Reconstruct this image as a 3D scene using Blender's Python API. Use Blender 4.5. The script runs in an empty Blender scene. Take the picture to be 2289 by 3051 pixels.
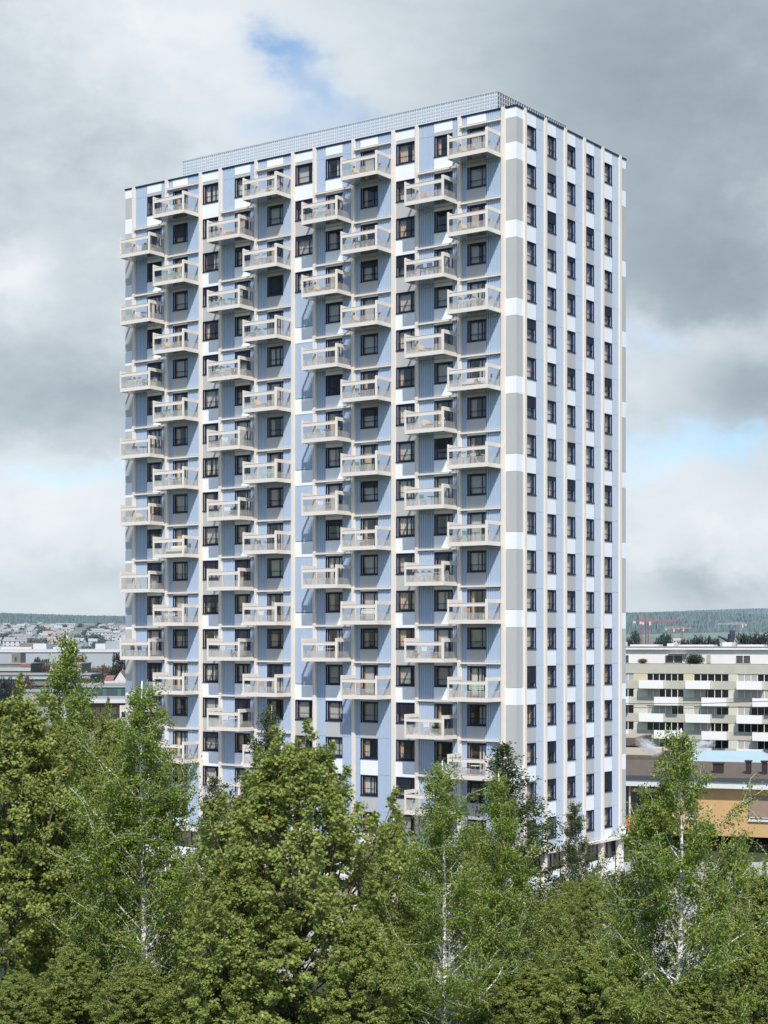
import bpy, math, random
import numpy as np

rng = random.Random(7)
SC = bpy.context.scene
COL = SC.collection
PI = math.pi
FP, CX, HY, EYE = 5016.0, 1144.5, 1911.0, 21.0   # focal length, centre and horizon of the lens, eye height (m)


# ------------------------------------------------------------------ helpers
def tag(o, label=None, cat=None, group=None, kind=None):
    if label: o['label'] = label
    if cat: o['category'] = cat
    if group: o['group'] = group
    if kind: o['kind'] = kind
    return o


def empty(name, loc=(0, 0, 0), rz=0.0, parent=None):
    o = bpy.data.objects.new(name, None)
    COL.objects.link(o)
    o.empty_display_size = 0.2
    o.location = loc
    o.rotation_euler = (0, 0, rz)
    o.parent = parent
    return o


def link(name, me, parent=None, loc=(0, 0, 0), rz=0.0):
    o = bpy.data.objects.new(name, me)
    COL.objects.link(o)
    o.parent = parent
    o.location = loc
    o.rotation_euler = (0, 0, rz)
    return o


def copy_tree(o, parent=None):
    c = o.copy()
    COL.objects.link(c)
    c.parent = parent
    for ch in o.children:
        copy_tree(ch, c)
    return c


class MB:
    """collects faces; f maps local coordinates, flip reverses the winding"""

    def __init__(self, f=None, flip=False):
        self.v, self.p, self.m, self.mats, self.smooth = [], [], [], [], []
        self.f, self.flip = f, flip

    def mi(self, mat):
        if mat not in self.mats: self.mats.append(mat)
        return self.mats.index(mat)

    def add(self, vs, fs, mat, smooth=False):
        b = len(self.v)
        if self.f: vs = [self.f(*q) for q in vs]
        self.v.extend(vs)
        k = self.mi(mat)
        for q in fs:
            q = [b + i for i in q]
            if self.flip: q.reverse()
            self.p.append(q); self.m.append(k); self.smooth.append(smooth)

    def box(self, x0, x1, y0, y1, z0, z1, mat):
        if x0 > x1: x0, x1 = x1, x0
        if y0 > y1: y0, y1 = y1, y0
        self.add([(x0, y0, z0), (x1, y0, z0), (x1, y1, z0), (x0, y1, z0), (x0, y0, z1), (x1, y0, z1), (x1, y1, z1), (x0, y1, z1)],
                 [(0, 3, 2, 1), (4, 5, 6, 7), (0, 1, 5, 4), (1, 2, 6, 5), (2, 3, 7, 6), (3, 0, 4, 7)], mat)

    def quad(self, a, b, c, d, mat):
        self.add([a, b, c, d], [(0, 1, 2, 3)], mat)

    def prism(self, prof, z0, z1, mat):
        """closed profile in xy extruded along z"""
        n = len(prof)
        self.add([(x, y, z0) for x, y in prof] + [(x, y, z1) for x, y in prof],
                 [(i, (i + 1) % n, n + (i + 1) % n, n + i) for i in range(n)] + [tuple(range(n - 1, -1, -1)), tuple(range(n, 2 * n))], mat)

    def tube(self, pts, rad, mat, n=6, smooth=True):
        vs, fs = [], []
        pts = [np.array(q, float) for q in pts]
        for i, q in enumerate(pts):
            d = pts[min(i + 1, len(pts) - 1)] - pts[max(i - 1, 0)]
            d /= max(np.linalg.norm(d), 1e-9)
            a = np.cross(d, (0, 0, 1.0))
            if np.linalg.norm(a) < 1e-3: a = np.array((1.0, 0, 0))
            a /= np.linalg.norm(a)
            b = np.cross(d, a)
            r = rad[i] if hasattr(rad, '__len__') else rad
            for k in range(n):
                t = 2 * PI * k / n
                vs.append(tuple(q + r * (a * math.cos(t) + b * math.sin(t))))
        for i in range(len(pts) - 1):
            for k in range(n):
                fs.append((i * n + k, i * n + (k + 1) % n, (i + 1) * n + (k + 1) % n, (i + 1) * n + k))
        fs.append(tuple(range(n - 1, -1, -1)))
        fs.append(tuple(range((len(pts) - 1) * n, len(pts) * n)))
        self.add(vs, fs, mat, smooth)

    def mesh(self, name):
        me = bpy.data.meshes.new(name)
        me.from_pydata(self.v, [], self.p)
        for m in self.mats: me.materials.append(m)
        me.polygons.foreach_set('material_index', self.m)
        me.polygons.foreach_set('use_smooth', self.smooth)
        me.update()
        return me

    def build(self, name, parent=None, loc=(0, 0, 0), rz=0.0):
        return link(name, self.mesh(name), parent, loc, rz)


def np_mesh(name, V, mat, tint):
    """V (N,k,3): N separate k-gons, tint (N,) one value per leaf"""
    N, k, _ = V.shape
    me = bpy.data.meshes.new(name)
    me.vertices.add(N * k)
    me.vertices.foreach_set('co', V.reshape(-1).astype(np.float32))
    me.loops.add(N * k)
    me.loops.foreach_set('vertex_index', np.arange(N * k, dtype=np.int32))
    me.polygons.add(N)
    me.polygons.foreach_set('loop_start', np.arange(0, N * k, k, dtype=np.int32))
    me.update(calc_edges=True)
    at = me.attributes.new('tint', 'FLOAT', 'FACE')
    at.data.foreach_set('value', tint.astype(np.float32))
    me.materials.append(mat)
    me.validate()
    return me


def at(x, y, d):
    """the point of the world seen at photo position x, y at distance d"""
    return ((x - CX) / FP * d, d, EYE - (y - HY) / FP * d)


ORD = ['zeroth', 'first', 'second', 'third', 'fourth', 'fifth', 'sixth', 'seventh', 'eighth', 'ninth', 'tenth']


# ------------------------------------------------------------------ materials
def new_mat(name):
    m = bpy.data.materials.new(name)
    m.use_nodes = True
    nt = m.node_tree
    nt.nodes.clear()
    return m, nt, nt.nodes.new('ShaderNodeOutputMaterial')


def srgb(r, g, b):
    f = lambda c: (c / 255 / 12.92) if c <= 10 else (((c / 255) + 0.055) / 1.055) ** 2.4
    return (f(r), f(g), f(b))


def plain(name, c, rough=0.6, var=0.08, scale=0.6, bump=0.0, bscale=40, spec=0.3, metal=0.0, streak=0.0):
    """a paint or plaster: base colour with faint large-scale patches, fine grain and optional vertical streaks"""
    m, nt, out = new_mat(name)
    N, L = nt.nodes, nt.links
    b = N.new('ShaderNodeBsdfPrincipled')
    b.inputs['Roughness'].default_value = rough
    b.inputs['Metallic'].default_value = metal
    b.inputs['Specular IOR Level'].default_value = spec
    tc = N.new('ShaderNodeTexCoord')
    no = N.new('ShaderNodeTexNoise')
    no.inputs['Scale'].default_value = scale
    no.inputs['Detail'].default_value = 6
    no.inputs['Roughness'].default_value = 0.65
    L.new(tc.outputs['Object'], no.inputs['Vector'])
    fac = no.outputs['Fac']
    if streak:
        mp = N.new('ShaderNodeMapping')
        mp.inputs['Scale'].default_value = (3.0, 3.0, 0.08)
        n2 = N.new('ShaderNodeTexNoise')
        n2.inputs['Scale'].default_value = 1.0
        n2.inputs['Detail'].default_value = 4
        L.new(tc.outputs['Object'], mp.inputs['Vector'])
        L.new(mp.outputs[0], n2.inputs['Vector'])
        mx = N.new('ShaderNodeMix')
        mx.inputs[0].default_value = streak
        L.new(fac, mx.inputs[2]); L.new(n2.outputs['Fac'], mx.inputs[3])
        fac = mx.outputs[0]
    cr = N.new('ShaderNodeValToRGB')
    cr.color_ramp.elements[0].position = 0.25
    cr.color_ramp.elements[1].position = 0.75
    cr.color_ramp.elements[0].color = tuple(x * (1 - var) for x in c) + (1,)
    cr.color_ramp.elements[1].color = tuple(min(1, x * (1 + var)) for x in c) + (1,)
    L.new(fac, cr.inputs[0])
    L.new(cr.outputs[0], b.inputs['Base Color'])
    if bump:
        n3 = N.new('ShaderNodeTexNoise')
        n3.inputs['Scale'].default_value = bscale
        n3.inputs['Detail'].default_value = 3
        L.new(tc.outputs['Object'], n3.inputs['Vector'])
        bp = N.new('ShaderNodeBump')
        bp.inputs['Strength'].default_value = bump
        bp.inputs['Distance'].default_value = 0.02
        L.new(n3.outputs['Fac'], bp.inputs['Height'])
        L.new(bp.outputs[0], b.inputs['Normal'])
    L.new(b.outputs[0], out.inputs[0])
    return m


def glass(name, tint, refl, rough=0.0):
    m, nt, out = new_mat(name)
    N, L = nt.nodes, nt.links
    t = N.new('ShaderNodeBsdfTransparent'); t.inputs[0].default_value = tuple(tint) + (1,)
    g = N.new('ShaderNodeBsdfGlossy'); g.inputs['Roughness'].default_value = rough
    g.inputs['Color'].default_value = (0.9, 0.95, 1, 1)
    lw = N.new('ShaderNodeLayerWeight'); lw.inputs[0].default_value = .5
    pw = N.new('ShaderNodeMath'); pw.operation = 'POWER'; pw.inputs[1].default_value = 4.0
    L.new(lw.outputs['Facing'], pw.inputs[0])
    ma = N.new('ShaderNodeMath'); ma.operation = 'MULTIPLY_ADD'
    ma.inputs[1].default_value = .9; ma.inputs[2].default_value = refl
    ma.use_clamp = True
    L.new(pw.outputs[0], ma.inputs[0])
    mx = N.new('ShaderNodeMixShader')
    L.new(ma.outputs[0], mx.inputs[0]); L.new(t.outputs[0], mx.inputs[1]); L.new(g.outputs[0], mx.inputs[2])
    L.new(mx.outputs[0], out.inputs[0])
    return m


def sheer(name, c, opacity):
    """thin half-transparent white print or cloth"""
    m, nt, out = new_mat(name)
    N, L = nt.nodes, nt.links
    t = N.new('ShaderNodeBsdfTransparent')
    d = N.new('ShaderNodeBsdfDiffuse'); d.inputs[0].default_value = tuple(c) + (1,)
    tr = N.new('ShaderNodeBsdfTranslucent'); tr.inputs[0].default_value = tuple(c) + (1,)
    a = N.new('ShaderNodeMixShader'); a.inputs[0].default_value = 0.3
    L.new(d.outputs[0], a.inputs[1]); L.new(tr.outputs[0], a.inputs[2])
    mx = N.new('ShaderNodeMixShader'); mx.inputs[0].default_value = opacity
    L.new(t.outputs[0], mx.inputs[1]); L.new(a.outputs[0], mx.inputs[2])
    L.new(mx.outputs[0], out.inputs[0])
    return m


def leaf_mat(name, cols, trans=0.3, rough=0.5):
    """leaf colour picked by the per-leaf tint value; thin leaves let light through"""
    m, nt, out = new_mat(name)
    N, L = nt.nodes, nt.links
    a = N.new('ShaderNodeAttribute'); a.attribute_name = 'tint'
    cr = N.new('ShaderNodeValToRGB')
    el = cr.color_ramp.elements
    while len(el) < len(cols): el.new(0.5)
    for e, (p, c) in zip(el, cols):
        e.position = p; e.color = tuple(c) + (1,)
    L.new(a.outputs['Fac'], cr.inputs[0])
    b = N.new('ShaderNodeBsdfPrincipled')
    b.inputs['Roughness'].default_value = rough
    b.inputs['Specular IOR Level'].default_value = 0.18
    t = N.new('ShaderNodeBsdfTranslucent')
    L.new(cr.outputs[0], b.inputs['Base Color']); L.new(cr.outputs[0], t.inputs[0])
    mx = N.new('ShaderNodeMixShader'); mx.inputs[0].default_value = trans
    L.new(b.outputs[0], mx.inputs[1]); L.new(t.outputs[0], mx.inputs[2])
    L.new(mx.outputs[0], out.inputs[0])
    return m


def bark_mat(name, c, dark, amount, sc):
    """bark with dark horizontal marks"""
    m, nt, out = new_mat(name)
    N, L = nt.nodes, nt.links
    tc = N.new('ShaderNodeTexCoord')
    mp = N.new('ShaderNodeMapping'); mp.inputs['Scale'].default_value = sc
    no = N.new('ShaderNodeTexNoise'); no.inputs['Scale'].default_value = 2.0; no.inputs['Detail'].default_value = 4
    cr = N.new('ShaderNodeValToRGB')
    cr.color_ramp.elements[0].position = amount; cr.color_ramp.elements[0].color = tuple(dark) + (1,)
    cr.color_ramp.elements[1].position = amount + 0.12; cr.color_ramp.elements[1].color = tuple(c) + (1,)
    b = N.new('ShaderNodeBsdfPrincipled'); b.inputs['Roughness'].default_value = 0.8
    L.new(tc.outputs['Object'], mp.inputs[0]); L.new(mp.outputs[0], no.inputs['Vector'])
    L.new(no.outputs['Fac'], cr.inputs[0]); L.new(cr.outputs[0], b.inputs['Base Color'])
    L.new(b.outputs[0], out.inputs[0])
    return m


WHITE = plain('white_panel', (0.80, 0.825, 0.862), 0.5, 0.03, 0.35, streak=0.5)
GREY = plain('grey_panel', (0.455, 0.46, 0.455), 0.6, 0.05, 0.5, streak=0.4)
BLUE = plain('blue_corrugated', (0.405, 0.495, 0.62), 0.45, 0.04, 0.4, streak=0.6)
PALEBLUE = plain('pale_blue_corrugated', (0.485, 0.56, 0.655), 0.45, 0.03, 0.4, streak=0.6)
CREAM = plain('cream_concrete', (0.735, 0.675, 0.605), 0.65, 0.04, 0.8, bump=0.15, bscale=25, streak=0.4)
CREAM2 = plain('cream_concrete_groove', (0.52, 0.46, 0.40), 0.7, 0.04, 0.8)
SOFFIT = plain('balcony_soffit', (0.50, 0.53, 0.58), 0.16, 0.03, 0.8, spec=0.5, metal=0.85)
NAVY = plain('navy_metal', (0.008, 0.015, 0.048), 0.4, 0.1, 2.0, spec=0.4)
NAVY2 = plain('navy_reveal', (0.013, 0.032, 0.105), 0.4, 0.1, 2.0, spec=0.4)
GUIDE = plain('aluminium_guide', (0.55, 0.58, 0.62), 0.4, 0.02, 2.0)
WOOD = plain('warm_wood_frame', (0.34, 0.185, 0.085), 0.5, 0.1, 3.0)
ROOM = plain('room_plaster', (0.62, 0.57, 0.51), 0.8, 0.08, 0.3)
CURT = [plain('curtain_grey', (0.53, 0.53, 0.515), 0.9, 0.06, 1.0), plain('curtain_beige', (0.58, 0.49, 0.40), 0.9, 0.06, 1.0),
        plain('curtain_white', (0.66, 0.645, 0.61), 0.9, 0.05, 1.0)]
SLAT = plain('blind_slat', (0.025, 0.03, 0.05), 0.4, 0.1, 2.0)
PANE = glass('window_pane', (0.88, 0.87, 0.85), 0.06)
BGLASS = glass('balcony_glass', (0.875, 0.88, 0.875), 0.03)
FRIT = sheer('frit_print', (0.80, 0.765, 0.72), 0.78)
GLINE = plain('screen_line', (0.78, 0.80, 0.82), 0.5, 0.02, 1.0)
GFILL = sheer('screen_infill', (0.60, 0.665, 0.715), .8)
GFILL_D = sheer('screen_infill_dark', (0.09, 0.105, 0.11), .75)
ROOF = plain('roof_gravel', (0.26, 0.26, 0.25), 0.9, 0.15, 2.0)
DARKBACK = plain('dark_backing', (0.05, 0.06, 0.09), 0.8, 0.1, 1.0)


# ------------------------------------------------------------------ the tower
TX, TY = 9.4856, 120.608
tower = empty('apartment_tower', (TX, TY, 0), math.atan2(-0.5836, 0.812))
tag(tower, 'twenty storey apartment tower with pale blue, white and grey facade panels and cream balconies', 'tower')
FL = 2.8
S0 = 56.87
sill = lambda k: S0 - FL * k
HEAD = 1.54
ROOFZ = 59.42
BASEZ = 5.62
UW, VW = 38.78, 16.79
lf = lambda u, d, z: (-u, -d, z)     # left facade: u from the near corner to the left, d outward
rf = lambda v, d, z: (d, v, z)       # right facade: v from the near corner to the right
LB = lambda: MB(lf)
RB = lambda: MB(rf, True)

# columns of the left facade: bay edges (u0,u1) and window (w0,w1), parity of the balcony floors, last balcony floor
BAYS = {'H': (1.27, 4.66, 2.56, 4.19, 0, 16), 'G': (5.02, 8.45, 5.47, 7.10, 1, 17), 'F': (10.98, 14.35, 12.25, 13.89, 0, 14),
        'E': (14.72, 18.13, 15.62, 17.26, 1, 13), 'D': (20.66, 24.07, 21.50, 23.14, 0, 16), 'C': (24.43, 27.83, 24.89, 26.53, 1, 17),
        'B': (30.38, 33.77, 31.655, 33.30, 0, 16), 'A': (34.17, 37.54, 34.59, 36.23, 1, 17)}
LEFT_ORDER = 'ABCDEFGH'
XB = {'X3': (8.81, 10.56), 'X2': (18.50, 20.27), 'X1': (28.23, 29.98)}
PIL = [(0.89, 1.27), (4.66, 5.02), (8.45, 8.81), (10.56, 10.98), (14.35, 14.72), (18.13, 18.50), (20.27, 20.66), (24.07, 24.43),
       (27.83, 28.23), (29.98, 30.38), (33.77, 34.17), (37.54, 37.95)]
RPIL = [(0.93, 1.31), (3.84, 4.22), (6.76, 7.18), (9.69, 10.10), (12.64, 13.03), (15.52, 15.92)]
RWIN = [(1.31, 2.75, 3.84), (4.22, 5.67, 6.76), (7.18, 8.59, 9.69), (10.10, 11.52, 12.64), (13.03, 14.45, 15.52)]
T = 0.20   # panel thickness
J = 0.008  # half of a panel joint


def corr(mb, u0, u1, z0, z1, mat, pitch):
    """corrugated sheet between u0 and u1: trapezoid ribs, solid behind"""
    n = max(1, round((u1 - u0) / pitch))
    p = (u1 - u0) / n
    prof = []
    for i in range(n):
        a = u0 + i * p
        prof += [(a, 0), (a + p * .58, 0), (a + p * .66, -.055), (a + p * .92, -.055)]
    prof += [(u1, 0), (u1, -T), (u0, -T)]
    mb.prism(prof, z0, z1, mat)


def corr_strip(mb, u0, u1, mat, pitch, zlo=BASEZ, zhi=ROOFZ - .08, skip=()):
    cuts = [zhi] + [sill(k) + HEAD + .05 for k in range(0, 19) if zlo + .4 < sill(k) + HEAD + .05 < zhi - .3] + [zlo]
    for a, b in zip(cuts[1:], cuts):
        if any(s0 - .01 <= a and b <= s1 + .01 for s0, s1 in skip): continue
        corr(mb, u0 + .004, u1 - .004, a + J, b - J, mat, pitch)


# interior void: rooms with floors and cross walls, seen through the panes
mb = LB()
mb.box(-.0 + 2.4, UW - .3, -2.4, -2.5, BASEZ, 58.6, ROOM)
for k in range(0, 20):
    z = sill(k) - 0.98
    mb.box(.25, UW - .3, -.26, -2.39, z, z + .22, ROOM)
mb.box(.25, UW - .3, -.26, -2.39, 58.62, 58.8, ROOM)
for a, b in PIL:
    mb.box((a + b) / 2 - .08, (a + b) / 2 + .08, -.24, -2.38, BASEZ, 58.6, ROOM)
mb.build('interior', tower)
mb = RB()
mb.box(2.6, VW - .3, -2.42, -2.52, BASEZ, 58.6, ROOM)
for k in range(0, 20):
    z = sill(k) - 0.98
    mb.box(2.66, VW - .3, -.26, -2.4, z, z + .22, ROOM)
mb.box(2.66, VW - .3, -.26, -2.4, 58.62, 58.8, ROOM)
for a, b in RPIL[1:]:
    mb.box((a + b) / 2 - .08, (a + b) / 2 + .08, -.24, -2.38, BASEZ, 58.6, ROOM)
mb.build('interior', tower)

# hidden back and far side walls, core roof
mb = MB()
mb.box(-UW, -UW + .22, .2, VW, 0, ROOFZ - .08, WHITE)
mb.box(-UW + .22, -.2, VW - .2, VW, 0, ROOFZ - .08, WHITE)
mb.build('rear_wall', tower)
mb = MB()
mb.box(-UW + .23, -.23, .23, VW - .23, 58.82, 58.95, ROOF)
mb.build('roof', tower)
mb = MB()
for x0, x1, y0, y1 in ((-UW - .05, .05, -.05, .25), (-.25, .05, .25, VW + .05), (-UW - .05, -.25, VW - .25, VW + .05), (-UW - .05, -UW + .25, .25, VW - .25)):
    mb.box(x0, x1, y0, y1, ROOFZ - .075, ROOFZ + .06, NAVY)
mb.build('coping', tower)

# pilasters: stepped profile with a groove
for mk, lst in ((LB, PIL), (RB, RPIL)):
    for a, b in lst:
        mb = mk()
        w = b - a
        mb.prism([(a, -T), (b, -T), (b, .05), (b - w * .14, .05), (b - w * .14, .13), (b - w * .30, .13), (b - w * .30, .10), (b - w * .36, .10), (b - w * .36, .13),
                  (a + w * .14, .13), (a + w * .14, .05), (a, .05)][::-1], 0.0, ROOFZ + .05, CREAM)
        mb.build('pilaster', tower)

# corner panels, alternating white and grey over two floors
def corner_panel(mb, u0, u1):
    mb.box(u0, u1, 0, -T, sill(0) + 1.74 + J, ROOFZ - .08, WHITE)
    top = sill(0) + 1.74
    for k in range(0, 19):
        if k % 2 == 0:
            mb.box(u0, u1, 0, -T, sill(k) + J, top - J, GREY)
            lo = sill(k + 1) + HEAD
            if k == 18: lo = BASEZ
            mb.box(u0, u1, 0, -T, lo + J, sill(k) - J, WHITE)
            top = lo
mb = LB(); corner_panel(mb, 0.0, .89); mb.build('corner_panel', tower)
mb = RB(); corner_panel(mb, .004 + T, .93); mb.build('corner_panel', tower)
mb = LB(); corner_panel(mb, 37.95, UW); mb.build('corner_panel', tower)
mb = RB(); corner_panel(mb, 15.92, VW); mb.build('corner_panel', tower)


def spandrels(mb, u0, u1, floors, white, beam=(), door=()):
    """panels above and below each window of a column"""
    mb.box(u0, u1, 0, -T, sill(0) + HEAD + .25 + J, ROOFZ - .08, WHITE)
    for k in floors:
        hp = .25
        up = sill(k) + HEAD
        if k == 0:
            mb.box(u0, u1, -.012, -T, up, up + hp - J, GREY)
        lo = sill(k) - (FL - HEAD) if k < 18 else BASEZ
        if k in door: continue
        m = WHITE if white(k) else GREY
        if (k + 1) in door: lo = sill(k) - 1.0       # the awning box sits below
        elif k + 1 in beam: lo = sill(k) - (FL - HEAD) + hp
        mb.box(u0, u1, 0, -T, lo + J, sill(k) - .05, m)
    for k in door:
        if k > 0: mb.box(u0, u1, -.01, -T, sill(k) + HEAD, sill(k) + HEAD + .2, WHITE)
    for k in beam:
        if k > 0 and k not in door: mb.box(u0, u1, -.012, -T, sill(k) + HEAD, sill(k) + HEAD + .255, GREY if k % 2 else WHITE)


BALC = {}
for c, (u0, u1, w0, w1, par, last) in BAYS.items():
    BALC[c] = [k for k in range(par, last + 1, 2)]
    door = set(BALC[c])
    under = set(k + 1 for k in door if k + 1 < 19)
    mb = LB(); spandrels(mb, w0 + .003, w1 - .003, range(0, 19), lambda k: k % 2 == 0, under, door); mb.build('facade_cladding', tower)
    for a, b in ((u0, w0), (w1, u1)):
        mb = LB(); corr_strip(mb, a, b, BLUE, .16); mb.build('corrugated_cladding', tower)
for x, (u0, u1) in XB.items():
    mb = LB()
    if x == 'X2':
        fl = [0, 1, 2, 3, 15, 16, 17, 18]
        mb.box(u0, u1, 0, -T, sill(0) + HEAD + .25, ROOFZ - .08, WHITE)
        mb.box(u0, u1, -.012, -T, sill(0) + HEAD, sill(0) + HEAD + .25 - J, GREY)
        for k in range(0, 19):
            lo = sill(k) - (FL - HEAD) if k < 18 else BASEZ
            if k in (3,): continue
            if k in fl or k % 2 == 0:
                mb.box(u0, u1, 0, -T, lo + J, sill(k) - .05, WHITE if k % 2 == 0 else GREY)
        mb.build('facade_cladding', tower)
        mb = LB()
        for k in range(4, 15):   # closed stair core: corrugated sheet between white bands
            if k % 2 == 0:
                top = sill(3) - .05 if k == 4 else sill(k - 2) - (FL - HEAD)
                corr(mb, u0 + .004, u1 - .004, sill(k) + J, top - J, BLUE, .16)
        mb.build('corrugated_cladding', tower)
    else:
        spandrels(mb, u0 + .003, u1 - .003, range(0, 19), lambda k: k % 2 == 0)
        mb.build('facade_cladding', tower)
for i, (v0, v1, v2) in enumerate(RWIN):
    mb = RB()
    wh = (lambda k: k % 2 == 0) if i % 2 == 0 else (lambda k: k % 2 == 1)
    mb.box(v0, v1, 0, -T, sill(0) + HEAD + J, ROOFZ - .08, WHITE)
    for k in range(0, 19):
        lo = sill(k) - (FL - HEAD) if k < 18 else BASEZ
        mb.box(v0 + .003, v1 - .003, 0, -T, lo + J, sill(k) - .05, WHITE if wh(k) else GREY)
    mb.build('facade_cladding', tower)
    mb = RB(); corr_strip(mb, v1, v2, PALEBLUE, .12); mb.build('corrugated_cladding', tower)

# ------------------------------------------------------------------ windows
def win_frame(mb, w, h, side, guard, z0=0.0, sash_sill=True):
    """local x to the viewer's right, -y outward. side 'l': wide stile on the left"""
    t = .05
    mb.box(0, t, -.012, .22, 0, h, NAVY2); mb.box(w - t, w, -.012, .22, 0, h, NAVY2)
    mb.box(t, w - t, -.012, .22, h - .06, h, NAVY)
    mb.box(-.02, w + .02, -.055, -.013, -.055, .015, NAVY)           # sill nosing
    mb.box(t, w - t, -.012, .22, 0, .03, NAVY)
    a, b = (.19, .085) if side == 'l' else (.09, .30)
    mb.box(t, a, .10, .19, .03, h - .06, NAVY); mb.box(w - b, w - t, .10, .19, .03, h - .06, NAVY2 if side == 'r' else NAVY)
    mb.box(a, w - b, .10, .19, h - .16, h - .06, NAVY); mb.box(a, w - b, .10, .19, .03, .13, NAVY)
    gx = .115 if side == 'l' else w - .14
    mb.box(gx, gx + .022, .05, .075, .03, h - .06, GUIDE)            # blind guide wire
    m0 = w * .74 if side == 'l' else None
    if m0: mb.box(m0 - .028, m0 + .028, .11, .18, .13, h - .16, NAVY)
    if guard:
        mb.box(t, w - t, .055, .085, h * .33, h * .33 + .035, NAVY)
        for q in ((.0,) if side == 'l' else (.0,)):
            mb.box(t, w - t, .062, .078, h * .33 - .05, h * .33 - .035, NAVY)
    # wooden inner casing behind the glass
    mb.box(a, a + .045, .21, .30, .1, h - .12, WOOD)
    mb.box(w - b - .05, w - b, .21, .30, .1, h - .12, WOOD)
    return a, w - b


def win_curtain(mb, x0, x1, h, mat, y=.32, amp=.03, pitch=.16):
    n = max(3, int((x1 - x0) / pitch * 4))
    vs, fs = [], []
    for i in range(n + 1):
        x = x0 + (x1 - x0) * i / n
        yy = y + amp * math.sin(i / 4 * 2 * PI)
        vs += [(x, yy, .04), (x, yy, h - .05)]
    for i in range(n): fs.append((2 * i, 2 * i + 2, 2 * i + 3, 2 * i + 1))
    mb.add(vs, fs, mat)


def win_blind(mb, x0, x1, h, frac):
    z = h - .08
    lo = h - .08 - frac * (h - .12)
    while z > lo:
        mb.box(x0, x1, .035, .085, z - .048, z - .012, SLAT)
        z -= .062
    mb.box(x0, x1, .04, .08, lo - .05, lo - .02, NAVY)


CURTAINS = [[(.0, .34, 2), (.5, .72, 0)], [(.55, 1, 2)], [(.0, .2, 0), (.7, 1, 1)], [(.0, 1.0, 0)], [(.0, .42, 1), (.78, 1.0, 1)], [(.0, .22, 2), (.45, 1.0, 0)], [(.0, .3, 1)], [(.0, .62, 0), (.86, 1, 1)], [(0, .16, 1), (.88, 1.0, 1)]]
_wc = {}


def window_set(w, h, side, guard, cv, blind):
    """mesh data of the pieces of a window, cached so that repeats share it"""
    key = (round(w, 3), round(h, 2), side, guard, cv, blind)
    if key not in _wc:
        f = MB(); a, b = win_frame(f, w, h, side, guard)
        p = MB(); p.quad((a, .15, .12), (b, .15, .12), (b, .15, h - .15), (a, .15, h - .15), PANE)
        c = MB()
        for s, e, m in CURTAINS[cv]:
            win_curtain(c, a + (b - a) * s - .05, a + (b - a) * e + .05, h, CURT[m])
        out = [('frame', f.mesh('window_frame')), ('pane', p.mesh('window_pane')), ('curtain', c.mesh('curtain'))]
        if blind:
            d = MB(); win_blind(d, .07, w - .07, h, blind)
            out.append(('blind', d.mesh('blind')))
        _wc[key] = out
    return _wc[key]


BLINDS = {('X3', 1): .28, ('X3', 3): .55, ('B', 1): .62, ('X2', 1): .35, ('D', 3): 1.0, ('A', 2): .85, ('E', 6): .92, ('F', 7): .35, ('G', 8): .45,
          ('X1', 3): .35, ('X1', 11): .3, ('X1', 12): .35, ('X3', 11): .12, ('R0', 14): .8, ('R0', 5): .4, ('R1', 1): .3, ('R2', 3): .15, ('R2', 6): .3,
          ('R3', 5): .3, ('R4', 4): .4, ('R4', 15): .12, ('R4', 17): .95, ('R2', 17): .25, ('R4', 6): .35, ('R2', 8): .15, ('A', 4): .6, ('B', 13): .3,
          ('F', 9): .25, ('D', 13): .2, ('H', 9): .0, ('F', 11): .0, ('B', 5): 0, ('R1', 9): .12, ('R2', 14): .1, ('R3', 16): .3, ('A', 10): .2}
allwin = []
for c, (u0, u1, w0, w1, par, last) in BAYS.items():
    for k in range(19):
        if k not in BALC[c]: allwin.append((c, k, -w1, 0.0, w1 - w0, 'l'))
for x, (u0, u1) in XB.items():
    for k in range(19):
        if x != 'X2' or k in (0, 1, 2, 3, 15, 16, 17, 18): allwin.append((x, k, -u1, 0.0, u1 - u0, 'l'))
for i, (v0, v1, v2) in enumerate(RWIN):
    for k in range(19): allwin.append(('R%d' % i, k, v0, 90.0, v1 - v0, 'r'))


def rank(w):
    c, k = w[0], w[1]
    base = {'H': 9, 'X3': 8.5, 'G': 8, 'F': 7.5, 'E': 7, 'X2': 7.2, 'D': 6, 'X1': 6.5, 'C': 5, 'B': 4.6, 'A': 3, 'R0': 5.5, 'R1': 4.4, 'R2': 4.2, 'R3': 3.5, 'R4': 3.4}[c]
    return base - (6 if k > 15 else 0)


allwin.sort(key=rank, reverse=True)
rest = MB()
for i, (c, k, pos, rot, w, side) in enumerate(allwin):
    cv = rng.choice([0, 1, 2, 3, 3, 3, 4, 5, 6, 7, 8]) if side == 'l' else rng.choice([0, 3, 3, 3, 5, 5, 7])
    bl = BLINDS.get((c, k), rng.choice([0] * 11 + [.15, .25, .5]))
    pieces = window_set(w, HEAD, side, True, cv, bl)
    loc = (pos, 0, sill(k)) if side == 'l' else (0, pos, sill(k))
    if i < 100:
        e = empty('window', loc, math.radians(rot), tower)
        for nm, me in pieces: link(nm, me, e)
    else:
        for nm, me in pieces:
            for p in me.polygons:
                vs = []
                for vi in p.vertices:
                    q = me.vertices[vi].co
                    vs.append((loc[0] + q.x, loc[1] + q.y, loc[2] + q.z) if side == 'l' else (loc[0] - q.y, loc[1] + q.x, loc[2] + q.z))
                rest.add(vs, [tuple(range(len(vs)))], me.materials[p.material_index])
o = rest.build('window', tower)
tag(o, kind='stuff')

# ------------------------------------------------------------------ balconies, their doors and awning boxes
BD = 1.86
_bc = {}


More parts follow.
